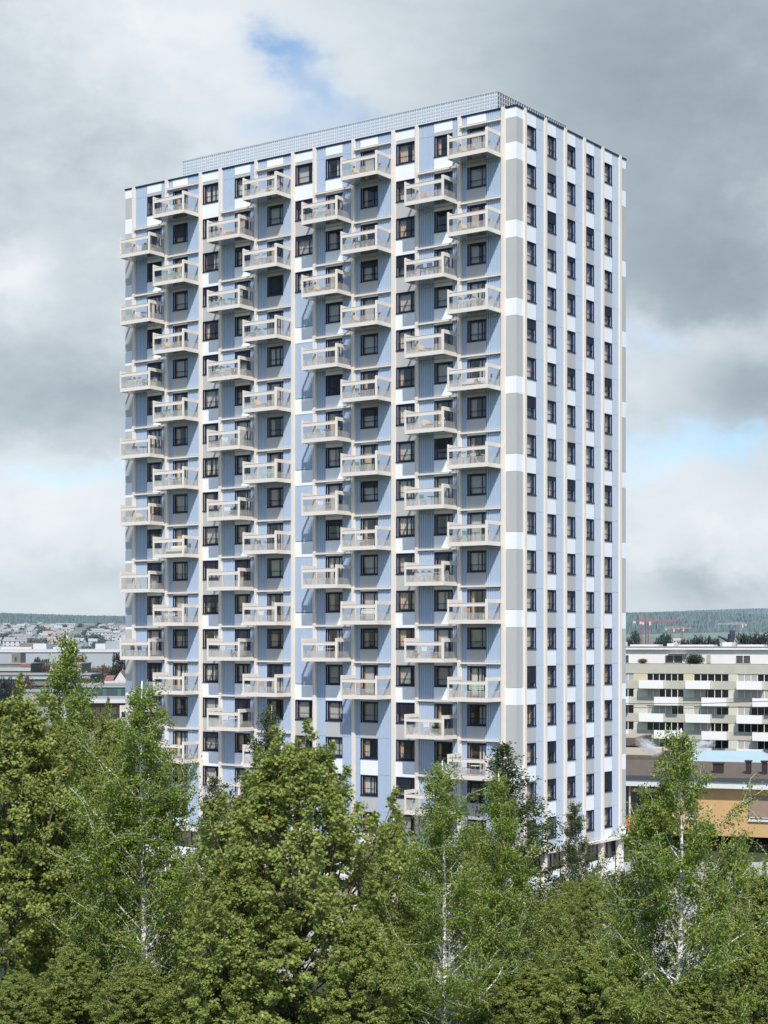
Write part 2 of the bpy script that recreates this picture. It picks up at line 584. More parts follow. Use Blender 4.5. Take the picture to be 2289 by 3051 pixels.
def balcony_set(W):
    key = round(W, 2)
    if key in _bc: return _bc[key]
    s = MB()
    s.box(-W, 0, -BD, -.002, 0.012, .24, CREAM)
    s.box(-W + .06, -.06, -BD + .06, -.06, 0, .0115, SOFFIT)
    s.box(-W - .0, 0.0, -BD - .03, -BD, -.005, .285, CREAM)                    # front fascia
    s.box(-W - .03, -W, -BD - .03, -.01, -.005, .285, CREAM)
    s.box(0, .03, -BD - .03, -.01, -.005, .285, CREAM)
    r = MB()
    r.box(-W + .10, -.16, -BD - .035, -BD + .03, 1.235, 1.485, CREAM)
    r.box(-W + .10, -.16, -BD - .06, -BD + .05, 1.486, 1.505, CREAM)
    for x0, x1 in ((-W - .035, -W + .03), (-.03, .035)):
        r.box(x0, x1, -BD + .03, -.02, 1.50, 1.765, CREAM)
    p = []
    for x0, x1 in ((-W - .035, -W + .10), (-.16, .035)):
        q = MB(); q.box(x0, x1, -BD - .04, -BD + .029, .286, 1.77, CREAM); p.append(q.mesh('post'))
    for x0, x1 in ((-W - .03, -W + .03), (-.03, .03)):
        q = MB(); q.box(x0, x1, -.09, -.012, .286, 1.499, CREAM); p.append(q.mesh('post'))
    g = []
    q = MB()
    y = -BD
    q.quad((-W + .1, y, .286), (-.16, y, .286), (-.16, y, 1.234), (-W + .1, y, 1.234), BGLASS)
    n = int((W - .26) / .115)
    for i in range(n):
        x = -W + .12 + i * .115
        q.quad((x, y + .012, .29), (x + .07, y + .012, .29), (x + .07, y + .012, .78), (x, y + .012, .78), FRIT)
    g.append(q.mesh('glass_panel'))
    for x in (-W, 0.0):
        q = MB()
        q.quad((x, -BD + .03, .286), (x, -.09, .286), (x, -.09, 1.499), (x, -BD + .03, 1.499), BGLASS)
        sgn = .012 if x < -1 else -.012
        for i in range(14):
            yy = -BD + .08 + i * .115
            q.quad((x + sgn, yy, .29), (x + sgn, yy + .07, .29), (x + sgn, yy + .07, .78), (x + sgn, yy, .78), FRIT)
        g.append(q.mesh('glass_panel'))
    _bc[key] = (s.mesh('slab'), r.mesh('railing'), p, g)
    return _bc[key]


for c, (u0, u1, w0, w1, par, last) in BAYS.items():
    for k in BALC[c]:
        W = u1 - u0 - .02
        slab, rail, posts, panes = balcony_set(W)
        e = empty('balcony', (-u0 - .01, 0, sill(k) - 1.0), 0, tower)
        link('slab', slab, e)
        link('railing', rail, e)
        for q in posts: link('post', q, e)
        for q in panes: link('glass_panel', q, e)
        # awning box over the balcony
        z = sill(k) + FL - 1.12
        mb = MB()
        mb.box(-u1 - .10, -u0 + .0, -.21, -.02, z, z + .125, CREAM)
        mb.box(-u1 - .10, -u0 + .0, -.225, -.0, z + .1255, z + .145, CREAM)
        mb.box(-u1 - .09, -u1 - .03, -.20, -.14, z - .16, z - .001, CREAM)
        mb.build('awning_box', tower)
        # door
        h = HEAD + .74
        cv = rng.choice([0, 1, 2, 3, 4, 5, 6, 7, 8])
        bl = {('C', 13): .3, ('D', 14): .4, ('C', 15): .35, ('A', 11): .45, ('C', 11): .4, ('A', 5): .5, ('G', 1): .35, ('C', 5): .4, ('G', 11): .2}.get((c, k), 0)
        d = empty('balcony_door', (-w1, 0, sill(k) - .74), 0, tower)
        for nm, me in window_set(w1 - w0, h, 'l', False, cv, bl): link(nm, me, d)

# ------------------------------------------------------------------ base of the tower
mb = LB()
mb.box(-.32, UW + .3, .32, -.3, 5.40, 5.60, CREAM)
mb.build('ledge', tower)
mb = RB()
mb.box(-.3 + .6, VW + .3, .32, -.3, 5.40, 5.60, CREAM)
mb.build('ledge', tower)
for mk, lst, E_ in ((LB, PIL, UW), (RB, RPIL, VW)):
    mb = mk()
    edges = [0.2] + [q for ab in lst for q in ab] + [E_ - .2]
    for a, b in zip(edges[0::2], edges[1::2]):
        mb.box(a, b, -.28, -.42, 2.6, 3.95, WHITE)
        n = max(1, round((b - a) / 1.1))
        for z0, z1 in ((3.96, 5.39), (0.02, 2.59)):
            mb.quad((a, -.40, z0), (b, -.40, z0), (b, -.40, z1), (a, -.40, z1), PANE)
            mb.box(a, b, -.3, -.38, z1 - .10, z1, NAVY); mb.box(a, b, -.3, -.38, z0, z0 + .10, NAVY)
            for i in range(n + 1):
                x = a + (b - a) * i / n
                mb.box(x - .05, x + .05, -.301, -.379, z0 + .101, z1 - .101, NAVY)
            win_x = a + .1
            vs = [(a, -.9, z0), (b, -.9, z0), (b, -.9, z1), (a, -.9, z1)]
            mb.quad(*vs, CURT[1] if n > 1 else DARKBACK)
    mb.build('ground_floor_front', tower)

# ------------------------------------------------------------------ roof screen
scr = empty('roof_screen', (0, 0, 58.95), 0, tower)
SX0, SX1, SY0, SY1, SH = -UW + 3.6, -3.6, 3.2, VW - 3.2, 3.02
g = MB()
n = int((SX1 - SX0) / .22)
for i in range(n + 1):
    x = SX0 + (SX1 - SX0) * i / n
    w = .008 if i % 2 else .013
    g.box(x - w, x + w, SY0 - .012, SY0 + .012, 0, SH, GLINE)
for j in range(13):
    z = SH * j / 12
    g.box(SX0, SX1, SY0 - .03, SY0 - .013, z - .011, z + .011, GLINE)
n = int((SY1 - SY0) / .34)
for i in range(n + 1):
    y = SY0 + (SY1 - SY0) * i / n
    g.box(SX1 - .012, SX1 + .012, y - .013, y + .013, 0, SH, GLINE)
for j in range(10):
    z = SH * j / 9
    g.box(SX1 + .013, SX1 + .03, SY0, SY1, z - .012, z + .012, GLINE)
for i in range(60):
    x = SX0 + (SX1 - SX0) * i / 59
    g.box(x - .02, x + .02, SY1 - .012, SY1 + .012, 0, SH, GLINE)
g.box(SX0 - .02, SX1 + .02, SY0 - .031, SY0 + .031, SH, SH + .06, GUIDE)
g.box(SX1 - .031, SX1 + .031, SY0 + .032, SY1, SH, SH + .06, GUIDE)
g.build('lattice', scr)
p = MB()
p.quad((SX0, SY0 + .05, 0), (SX1, SY0 + .05, 0), (SX1, SY0 + .05, SH), (SX0, SY0 + .05, SH), GFILL)
p.quad((SX0, SY1, 0), (SX1, SY1, 0), (SX1, SY1, SH), (SX0, SY1, SH), GFILL)
p.quad((SX0, SY0 + .05, 0), (SX0, SY1, 0), (SX0, SY1, SH), (SX0, SY0 + .05, SH), GFILL)
p.quad((SX1 - .05, SY0 + .05, 0), (SX1 - .05, SY1, 0), (SX1 - .05, SY1, SH), (SX1 - .05, SY0 + .05, SH), GFILL_D)
p.build('infill_panel', scr)

# ------------------------------------------------------------------ furniture on the balconies
PAINT = {'white': plain('paint_white', (0.80, 0.79, 0.76), 0.5, 0.03), 'green': plain('paint_green', (0.05, 0.22, 0.12), 0.5, 0.05), 'dark': plain('paint_dark', (0.035, 0.045, 0.045), 0.5, 0.05),
         'wood': plain('slat_wood', (0.50, 0.27, 0.13), 0.6, 0.12, 6), 'rattan': plain('rattan', (0.56, 0.42, 0.24), 0.8, 0.1, 8), 'mint': plain('paint_mint', (0.42, 0.60, 0.50), 0.5, 0.04),
         'cloth': plain('cloth_white', (0.74, 0.71, 0.66), 0.9, 0.05, 3), 'pink': plain('blanket', (0.66, 0.50, 0.42), 0.9, 0.08, 6), 'terracotta': plain('terracotta', (0.44, 0.17, 0.09), 0.8, 0.08, 5),
         'grey': plain('paint_grey', (0.30, 0.31, 0.30), 0.5, 0.05)}
FOL = leaf_mat('pot_plant_leaf', [(0, (0.03, 0.10, 0.02)), (.6, (0.09, 0.20, 0.04)), (1, (0.22, 0.30, 0.08))])
FRAME = PAINT['grey']


def leaf_quads(P, A, size, nrm_rand, rs, w=.7):
    """kite-shaped leaves at P pointing along A"""
    n = len(P)
    A = A / np.maximum(np.linalg.norm(A, axis=1, keepdims=True), 1e-6)
    R = rs.normal(size=(n, 3)) * nrm_rand + np.array((0, 0, 1.0))
    B = np.cross(A, R)
    B /= np.maximum(np.linalg.norm(B, axis=1, keepdims=True), 1e-6)
    s = np.asarray(size).reshape(-1, 1) * np.ones((n, 1))
    return np.stack([P, P + A * s * .45 + B * s * w * .5, P + A * s, P + A * s * .45 - B * s * w * .5], axis=1)


_fc = {}


def proto_parts(kind, col):
    """list of (name, mesh, children) for one piece of furniture"""
    key = (kind, col)
    if key in _fc: return _fc[key]
    m = PAINT.get(col)
    fm = m if col in ('white', 'green', 'dark', 'mint') else FRAME
    out = []

    def part(nm, fn):
        q = MB(); fn(q); out.append((nm, q.mesh(nm)))
    if kind == 'chair':        # folding slatted chair facing -y
        part('seat', lambda q: [q.box(-.20, .20, -.20 + i * .08, -.145 + i * .08, .44, .46, m) for i in range(5)])
        part('backrest', lambda q: [q.box(-.20, .20, .215 + i * .012, .232 + i * .012, .58 + i * .085, .635 + i * .085, m) for i in range(4)] + [q.tube([(s * .21, .2, .44), (s * .21, .26, .94)], .013, fm) for s in (-1, 1)])
        for s in (-1, 1):
            part('leg', lambda q: q.tube([(s * .21, .20, .45), (s * .21, -.24, 0)], .013, fm))
            part('leg', lambda q: q.tube([(s * .21, -.19, .45), (s * .21, .26, 0)], .013, fm))
    elif kind == 'shell_chair':  # stacking chair with a rounded back
        part('seat', lambda q: q.prism([(.22 * math.cos(t * PI / 6), .22 * math.sin(t * PI / 6)) for t in range(12)], .44, .475, m))
        def back(q):
            vs, fs = [], []
            for i in range(7):
                t = i / 6 * PI
                x, z = -.22 * math.cos(t), .62 + .26 * math.sin(t)
                vs += [(x, .20 + .05 * math.sin(t), z), (x, .235 + .05 * math.sin(t), z), (x * .95, .20, .56), (x * .95, .23, .56)]
            for i in range(6):
                a, b = 4 * i, 4 * i + 4
                fs += [(a, b, b + 2, a + 2), (a + 1, a + 3, b + 3, b + 1), (a, a + 1, b + 1, b)]
            q.add(vs, fs, m)
            for s in (-1, 1): q.tube([(s * .2, .19, .45), (s * .21, .22, .62)], .014, m)
        part('backrest', back)
        for s in (-1, 1):
            for t in (-1, 1):
                part('leg', lambda q: q.tube([(s * .17, t * .16, .45), (s * .21, t * .22, 0)], .014, m))
    elif kind == 'lounge_chair':  # low wire chair
        def bowl(q):
            vs, fs = [], []
            for i in range(9):
                t = i / 8 * PI
                c_, s_ = math.cos(t), math.sin(t)
                vs += [(.20 * c_, .15 * s_ - .05, .36), (.36 * c_, .36 * s_, .60 + .26 * s_)]
            for i in range(8): fs.append((2 * i, 2 * i + 2, 2 * i + 3, 2 * i + 1))
            q.add(vs, fs, m)
        part('backrest', bowl)
        part('seat', lambda q: q.prism([(.24 * math.cos(t * PI / 5), .26 * math.sin(t * PI / 5) - .06) for t in range(10)], .34, .38, m))
        for s in (-1, 1):
            for t in (-1, 1):
                part('leg', lambda q: q.tube([(s * .14, t * .14 - .04, .34), (s * .26, t * .24, 0)], .012, FRAME))
    elif kind == 'round_table':
        part('tabletop', lambda q: q.prism([(.36 * math.cos(t * PI / 10), .36 * math.sin(t * PI / 10)) for t in range(20)], .71, .735, m))
        part('leg', lambda q: q.tube([(0, 0, .71), (0, 0, .02)], .025, fm))
        part('base', lambda q: q.prism([(.2 * math.cos(t * PI / 6), .2 * math.sin(t * PI / 6)) for t in range(12)], 0, .02, fm))
    elif kind == 'low_table':
        part('tabletop', lambda q: q.prism([(.40 * math.cos(t * PI / 10), .40 * math.sin(t * PI / 10)) for t in range(20)], .40, .425, m))
        for i in range(3):
            t = i * 2 * PI / 3
            part('leg', lambda q: q.tube([(.1 * math.cos(t), .1 * math.sin(t), .40), (.28 * math.cos(t), .28 * math.sin(t), 0)], .014, FRAME))
    elif kind == 'long_table':
        part('tabletop', lambda q: [q.box(-.8, .8, -.36 + i * .145, -.225 + i * .145, .72, .745, m) for i in range(5)])
        for s in (-1, 1):
            for t in (-1, 1):
                part('leg', lambda q: q.box(s * .74 - .02, s * .74 + .02, t * .3 - .02, t * .3 + .02, 0, .72, fm))
    elif kind == 'bench':
        part('seat', lambda q: [q.box(-.65, .65, -.2 + i * .1, -.12 + i * .1, .44, .465, m) for i in range(4)])
        part('backrest', lambda q: [q.box(-.65, .65, .22, .245, .6 + i * .12, .68 + i * .12, m) for i in range(3)] + [q.tube([(s * .62, .2, .44), (s * .62, .25, .92)], .016, fm) for s in (-1, 1)])
        for s in (-1, 1):
            for t in (-1, 1):
                part('leg', lambda q: q.tube([(s * .6, t * .17, .44), (s * .6, t * .2, 0)], .016, fm))
    elif kind == 'sofa':
        part('base', lambda q: [q.box(-.75 + i * .105, -.69 + i * .105, -.36, .36, .12, .30, PAINT['dark']) for i in range(15)] + [q.box(-.76, .86, -.37, .37, .06, .119, PAINT['dark'])])
        part('seat', lambda q: q.box(-.75, .85, -.37, .2, .301, .46, m))
        part('backrest', lambda q: [q.box(-.75, .03, .2, .38, .301, .78, m), q.box(.05, .85, .2, .38, .301, .78, m)])
    elif kind in ('pot_plant', 'small_plant'):
        h = 1.0 if kind == 'pot_plant' else .38
        r = .17 if kind == 'pot_plant' else .15
        part('pot', lambda q: q.tube([(0, 0, 0), (0, 0, r * 1.6)], [r * .75, r], PAINT['cloth'] if kind == 'pot_plant' else PAINT['terracotta'], 12))
        rs = np.random.RandomState(5)
        n = 150 if kind == 'pot_plant' else 90
        dirs = rs.normal(size=(n, 3)); dirs[:, 2] = np.abs(dirs[:, 2]) * (1.4 if kind == 'pot_plant' else .8)
        dirs /= np.linalg.norm(dirs, axis=1, keepdims=True)
        P = dirs * rs.uniform(.05, .8, (n, 1)) * np.array((.42, .42, .62)) * h / 1.0 * (1 if kind == 'pot_plant' else 1.5) + np.array((0, 0, r * 1.6))
        V = leaf_quads(P, dirs + rs.normal(size=(n, 3)) * .35, .24 if kind == 'pot_plant' else .13, .8, rs, .4)
        out.append(('foliage', np_mesh('pot_foliage', V, FOL, rs.uniform(0, 1, n))))
    elif kind == 'blanket':
        def cloth(q):
            vs, fs = [], []
            for i in range(7):
                for j in range(5):
                    u, v = i / 6, j / 4
                    vs.append((-.22 + .44 * v, .33 - .28 * abs(u - .4) * (1 if u < .4 else -.2), .88 - .62 * abs(u - .3) + .03 * math.sin(v * 9 + i)))
            for i in range(6):
                for j in range(4): fs.append((i * 5 + j, i * 5 + j + 1, i * 5 + j + 6, i * 5 + j + 5))
            q.add(vs, fs, m)
        part('blanket', cloth)
    elif kind == 'basket':
        part('basket', lambda q: q.tube([(0, 0, 0), (0, 0, .25), (0, 0, .45)], [.18, .27, .22], m, 14))
    _fc[key] = out
    return out


WORDS = {'chair': ('chair', 'slatted folding chair'), 'shell_chair': ('chair', 'round-backed stacking chair'), 'lounge_chair': ('lounge chair', 'low wire lounge chair'), 'round_table': ('table', 'round bistro table'),
         'low_table': ('table', 'low round table'), 'long_table': ('table', 'long rectangular table'), 'bench': ('bench', 'slatted garden bench'), 'sofa': ('sofa', 'outdoor sofa with dark base'),
         'pot_plant': ('plant', 'tall leafy plant in pale pot'), 'small_plant': ('plant', 'small plant in terracotta pot'), 'blanket': ('blanket', 'pale blanket over lounge chair'), 'basket': ('basket', 'round woven basket')}
COLW = {'white': 'white', 'green': 'green', 'dark': 'dark', 'wood': 'orange-brown wooden', 'rattan': 'straw-coloured', 'mint': 'pale green', 'cloth': 'off-white', 'pink': 'pinkish', 'grey': 'grey', '': ''}
SETS = {
    'T': lambda c: [('round_table', c, .1, -1.0, 0), ('chair', c, -.65, -.95, 1.4), ('chair', c, .85, -.95, -1.4)],
    't': lambda c: [('round_table', c, .3, -1.0, 0), ('chair', 'white', -.45, -.95, 1.2)],
    'D': lambda c: [('long_table', c, -.1, -.95, 0), ('shell_chair', c, -.75, -1.45, PI), ('shell_chair', c, -.2, -1.45, PI), ('shell_chair', c, .35, -1.45, PI), ('shell_chair', c, 1.15, -.9, -1.7), ('small_plant', '', .75, -1.5, 0)],
    'L': lambda c: [('long_table', c, 0, -.95, 0), ('chair', c, -.4, -1.5, PI), ('chair', c, .4, -1.5, PI)],
    'C': lambda c: [('chair', c, -.55, -.95, .9), ('chair', c, .65, -.9, -.7)],
    'c': lambda c: [('chair', c, -.35, -.9, 1.0), ('chair', c, .95, -.6, -1.0)],
    'R': lambda c: [('low_table', c, -.1, -1.05, 0), ('lounge_chair', c, -.85, -1.0, 1.3), ('lounge_chair', c, .95, -.95, -1.1)],
    'W': lambda c: [('lounge_chair', 'rattan', -.5, -.95, .7), ('lounge_chair', 'rattan', .8, -.95, -.6), ('blanket', c, .8, -.95, -.6), ('low_table', 'rattan', .15, -1.2, 0)],
    'S': lambda c: [('sofa', c, -.2, -.75, 0), ('chair', 'dark', 1.15, -.9, -1.2)],
    'B': lambda c: [('bench', c, 0, -.9, 0)],
    'p': lambda c: [('small_plant', '', -1.0, -1.45, 0)],
    'q': lambda c: [('small_plant', '', .55, -1.45, 0)],
    'P': lambda c: [('pot_plant', '', .55, -1.2, 0)],
    'K': lambda c: [('basket', c, 1.2, -1.3, 0)],
    '-': lambda c: []}
FURN = {'A': ['P- cwhite', 'tdark q', 'Dwhite', 'Tdark', 'Wpink', 'Crattan', 'Ldark', 'crattan', '-'],
        'B': ['tdark', 'Lmint', 'Rrattan', 'Tgreen p', 'Lwhite q', 'Scloth', 'Lwhite p', 'Crattan', 'cwood'],
        'C': ['Wpink', 'Tgreen', 'Dwhite', 'twhite p q', 'cwhite P', '-', 'Twhite q', 'twhite', '-'],
        'D': ['Scloth q', 'Lwhite q', 'Tgreen p', 'Rrattan', 'Bmint', 'Tdark', 'tgreen', 'Cwood', 'cwhite'],
        'E': ['Lwhite', 'Rrattan', 'Cwood q', 'Tgrey', 'twhite q', 'Cwood', 'twhite'],
        'F': ['Rrattan', 'Ldark', 'Rrattan', 'Tdark', 'Tgreen', 'twood q', 'Bwhite', 'Cwood'],
        'G': ['Cwood', 'Ldark', 'Rrattan', 'Wcloth', 'Tgreen', 'Dwhite', 'tdark p q', 'cwhite P', '-'],
        'H': ['Rrattan', 'Rrattan', 'Dwhite', 'Scloth q', 'Lwhite P', 'Tgreen p', 'Cwood Krattan', 'Bmint', 'Twhite']}
CA, SA = math.cos(tower.rotation_euler[2]), math.sin(tower.rotation_euler[2])
SIDEW = ['left-hand', 'middle', 'right-hand']
for ci, c in enumerate(LEFT_ORDER):
    u0, u1 = BAYS[c][:2]
    for i, k in enumerate(BALC[c]):
        if i >= len(FURN[c]): continue
        if k >= 17: continue
        items = []
        for s in FURN[c][i].replace('- ', ' ').split():
            items += SETS[s[0]](s[1:])
        where = '%s balcony down in %s balcony column from left' % (ORD[i + 1], ORD[ci + 1])
        for j, (kind, col, x, y, rz) in enumerate(items):
            lx, ly, lz = -(u0 + u1) / 2 + x, y, sill(k) - 1.0 + .241
            e = empty(kind if kind not in ('shell_chair', 'pot_plant', 'small_plant') else {'shell_chair': 'stacking_chair', 'pot_plant': 'potted_plant', 'small_plant': 'potted_plant'}[kind],
                      (TX + CA * lx - SA * ly, TY + SA * lx + CA * ly, lz), tower.rotation_euler[2] + rz)
            same = sorted([q for q in items if q[0] == kind and q[1] == col], key=lambda q: q[2])
            pos = ''
            if len(same) > 1:
                r_ = same.index((kind, col, x, y, rz))
                pos = {2: ['left ', 'right '], 3: ['left ', 'middle ', 'right ']}.get(len(same), ['first ', 'second ', 'third ', 'fourth '])[r_]
            lab = (pos + COLW[col] + ' ' + WORDS[kind][1]).replace('pinkish pale', 'pinkish').replace('off-white pale', 'off-white').replace('  ', ' ').strip()
            tag(e, lab + ', ' + where, WORDS[kind][0], {'chair': 'balcony chairs', 'lounge chair': 'balcony chairs', 'table': 'balcony tables', 'plant': 'balcony plants'}.get(WORDS[kind][0], 'balcony furniture'))
            for nm, me in proto_parts(kind, col): link(nm, me, e)

# ------------------------------------------------------------------ trees
BIRCH = leaf_mat('birch_leaf', [(0, (0.060, 0.110, 0.016)), (.45, (0.185, 0.270, 0.042)), (.90, (0.34, 0.43, 0.075)), (.975, (0.38, 0.45, 0.07)), (.985, (0.52, 0.40, 0.05)), (1, (0.60, 0.46, 0.06))], .40, .6)
DARKL = leaf_mat('backlit_birch_leaf', [(0, (0.024, 0.046, 0.012)), (.6, (0.060, 0.098, 0.025)), (1, (0.12, 0.17, 0.042))], .2, .6)  # darkness of backlit foliage is put into this leaf colour
MAPLE = leaf_mat('maple_leaf', [(0, (0.125, 0.165, 0.036)), (.5, (0.285, 0.345, 0.090)), (.94, (0.48, 0.53, 0.170)), (.985, (0.45, 0.48, 0.17)), (.992, (0.50, 0.24, 0.07)), (1, (0.55, 0.26, 0.07))], .42, .6)
BUSHL = leaf_mat('bush_leaf', [(0, (0.012, 0.035, 0.008)), (.6, (0.045, 0.095, 0.018)), (.97, (0.14, 0.20, 0.04)), (.985, (0.6, 0.6, 0.5)), (1, (0.7, 0.7, 0.62))], .25, .4)
BARK_B = bark_mat('birch_bark', (0.78, 0.76, 0.72), (0.10, 0.09, 0.08), .36, (1.5, 1.5, 6))
BARK_D = bark_mat('dull_birch_bark', (0.42, 0.36, 0.30), (0.08, 0.06, 0.05), .40, (1.5, 1.5, 6))
BARK_M = bark_mat('maple_bark', (0.20, 0.15, 0.105), (0.07, 0.05, 0.035), .42, (8, 8, 1.2))


def birch_meshes(seed, h, rmax, nleaf, lmat, bark, lsize, leaders=1):
    r = random.Random(seed)
    rs = np.random.RandomState(seed)
    wood = MB()
    P, A = [], []
    tips = []

    def limb(p0, d, length, rad, n, wander, gravity):
        pts = [np.array(p0, float)]
        d = np.array(d, float)
        for i in range(n):
            d = d + np.array([r.gauss(0, wander), r.gauss(0, wander), r.gauss(0, wander * .6) + gravity])
            d /= np.linalg.norm(d)
            pts.append(pts[-1] + d * length / n)
        rad = [max(.006, rad * (1 - .85 * i / n)) for i in range(n + 1)]
        wood.tube(pts, rad, bark, 5 if rad[0] < .06 else 8)
        return pts

    trunk = limb((0, 0, 0), (r.gauss(0, .02), r.gauss(0, .02), 1), h, .145 + h * .004, 14, .025, .02)
    trunk = np.array(trunk)

    def on_trunk(t):
        i = min(int(t * 14), 13); f = t * 14 - i
        return trunk[i] * (1 - f) + trunk[i + 1] * f
    nb = 64
    az = r.uniform(0, 6)
    for i in range(nb):
        t = .045 + .925 * (i / nb) ** 1.0
        az += 2.4 + r.gauss(0, .3)
        tt = max(0, (t - .045) / .955)
        prof = (min(1, .86 + tt * 1.6) * (1 - tt) ** .93 + .025) * rmax * r.uniform(.65, 1.15)
        el = .75 + r.uniform(-.25, .25) + .18 * tt
        L = prof / math.cos(min(el, 1.2)) * .92
        d = (math.cos(az) * math.cos(el), math.sin(az) * math.cos(el), math.sin(el))
        b = limb(on_trunk(t), d, L, .012 + .018 * (1 - tt) + L * .005, 7, .12, .03 if r.random() < .6 else -.03)
        ns = int(4 + L * 2.2)
        for j in range(ns):
            f = .2 + .8 * (j + r.random()) / ns
            q = min(int(f * 7), 6); g = f * 7 - q
            p0 = b[q] * (1 - g) + b[q + 1] * g
            dd = b[q + 1] - b[q]; dd = dd / np.linalg.norm(dd)
            d2 = dd * .6 + np.array([r.gauss(0, .7), r.gauss(0, .7), r.gauss(.1, .55)])
            tw = limb(p0, d2 / np.linalg.norm(d2), (.55 + L * .20) * r.uniform(.5, 1.2), .009, 4, .22, -.05)
            tips.append((tw, 1.0))
        tips.append((b[3:], 1.6))
    tips.append((list(trunk[11:]), .5))
    wts = np.array([w * len(t) for t, w in tips]); wts = wts / wts.sum()
    ch = rs.choice(len(tips), nleaf, p=wts)
    for c_ in ch:
        t = tips[c_][0]
        i = rs.randint(0, len(t) - 1); f = rs.rand()
        P.append(t[i] * (1 - f) + t[i + 1] * f)
    P = np.array(P) + rs.normal(size=(nleaf, 3)) * np.array((.15, .15, .13)) - np.array((0, 0, .07))
    A = rs.normal(size=(nleaf, 3)) * .8 + np.array((0, 0, -.45))
    tz = np.clip(P[:, 2] / h, 0, 1)
    keep = (np.hypot(P[:, 0], P[:, 1]) > 1.3 * (1 - tz)) | (rs.rand(nleaf) < .22)
    keep &= rs.rand(nleaf) < 1.05 - .62 * np.clip((tz - .62) / .38, 0, 1)      # thinner towards the tip
    P, A = P[keep], A[keep]
    nleaf = len(P)
    V = leaf_quads(P, A, rs.uniform(.7, 1.25, nleaf) * lsize, 1.2, rs, .78)
    tint = np.clip(rs.beta(2.2, 2.2, nleaf) * .96, 0, .97)
    tint[rs.rand(nleaf) < .022] = .99
    return wood.mesh('birch_wood'), np_mesh('birch_leaves', V, lmat, tint)


def maple_meshes(seed, h, rmax, nclump, per, lsize, narrow=1.0, low=.06):
    r = random.Random(seed)
    rs = np.random.RandomState(seed)
    wood = MB()
    tk = [np.array((0, 0, 0.)), np.array((r.gauss(0, .1), r.gauss(0, .1), h * .22)), np.array((r.gauss(0, .2), r.gauss(0, .2), h * .5)), np.array((r.gauss(0, .3), r.gauss(0, .3), h * .9))]
    wood.tube(tk, [.26, .2, .13, .03], BARK_M, 9)
    cl = []
    # leading shoots give the crown its uneven, lobed outline
    lead = []
    for i in range(26):
        a = i * 2.4 + r.uniform(-.4, .4)
        rr = rmax * (.86 * math.sqrt((i + .3) / 26))
        top = h * (1.0 - .40 * (rr / rmax) ** 1.5 * r.uniform(.6, 1.3)) * (1 if i == 0 else r.uniform(.90, 1.0))
        lead.append((rr * math.cos(a), rr * math.sin(a), top))
    for x, y, top in lead:
        b0 = tk[1] * .6 + tk[2] * .4 * r.uniform(.6, 1)
        mid = np.array((x * .65, y * .65, (b0[2] + top) * .48))
        wood.tube([b0, mid, np.array((x, y, top * .97))], [.10, .06, .015], BARK_M, 6)
    while len(cl) < nclump:
        t = r.random() ** 1.15
        t *= .90
        z = h * (low + (1 - low) * t)
        prof = rmax * min(1, .72 + t * 1.3) * max(0, 1 - max(0, t - .12) / .88) ** .66 * .95 * narrow
        a = r.uniform(0, 2 * PI)
        lob = 1 + .18 * math.sin(3 * a + seed + t * 7) + .15 * math.sin(5 * a + 2 * seed - t * 12)
        f = r.uniform(.15, 1) ** .45
        x, y = prof * lob * f * math.cos(a), prof * lob * f * math.sin(a)
        s = r.uniform(.28, .62)
        cl.append((x, y, z, s, .62))
    for x, y, top in lead:
        for j in range(9):
            u = j / 9
            w_ = .06 + .10 * j
            cl.append((x + r.gauss(0, w_), y + r.gauss(0, w_), top - u * h * .17, .20 + .42 * u, 1.25 - .5 * u))
    for i in rs.choice(len(cl), 46, replace=False):
        x, y, z, s, _q = cl[i]
        z0 = max(h * .12, z - math.hypot(x, y) * r.uniform(.6, 1.1) - .3)
        b0 = np.array((0, 0, z0))
        m_ = np.array((x * .5, y * .5, z0 + (z - z0) * .4))
        wood.tube([b0, m_, np.array((x, y, z))], [.055, .035, .012], BARK_M, 5)
    C = np.array(cl)
    n = len(cl) * per
    c_ = np.repeat(C, per, axis=0)
    g = rs.normal(size=(n, 3)); g /= np.linalg.norm(g, axis=1, keepdims=True)
    g *= rs.rand(n, 1) ** .45
    P = c_[:, :3] + g * c_[:, 3:4] * np.concatenate([np.ones((n, 2)), c_[:, 4:5]], axis=1)
    rad = np.stack([P[:, 0], P[:, 1], np.zeros(n)], axis=1)
    rad /= np.maximum(np.linalg.norm(rad, axis=1, keepdims=True), .1)
    A = rad * .7 + rs.normal(size=(n, 3)) * .6 + np.array((0, 0, -.35))
    A /= np.linalg.norm(A, axis=1, keepdims=True)
    R = rs.normal(size=(n, 3)) * .55 + np.array((0, 0, 1.0)) + rad * .35
    B = np.cross(A, R); B /= np.maximum(np.linalg.norm(B, axis=1, keepdims=True), 1e-6)
    s = (rs.uniform(.7, 1.2, n) * lsize).reshape(-1, 1)
    # five-lobed leaf outline
    out = [(0, 0), (.30, .48), (.42, .22), (.78, .52), (.70, .16), (1.0, 0), (.70, -.16), (.78, -.52), (.42, -.22), (.30, -.48)]
    V = np.stack([P + A * s * a + B * s * b for a, b in out], axis=1)
    tone = np.repeat(rs.uniform(-.14, .16, len(cl)), per)
    tint = np.clip(rs.beta(2.5, 2.5, n) * .9 + tone, 0, .985)
    tint[rs.rand(n) < .0025] = 1.0
    return wood.mesh('maple_wood'), np_mesh('maple_leaves', V, MAPLE, tint)


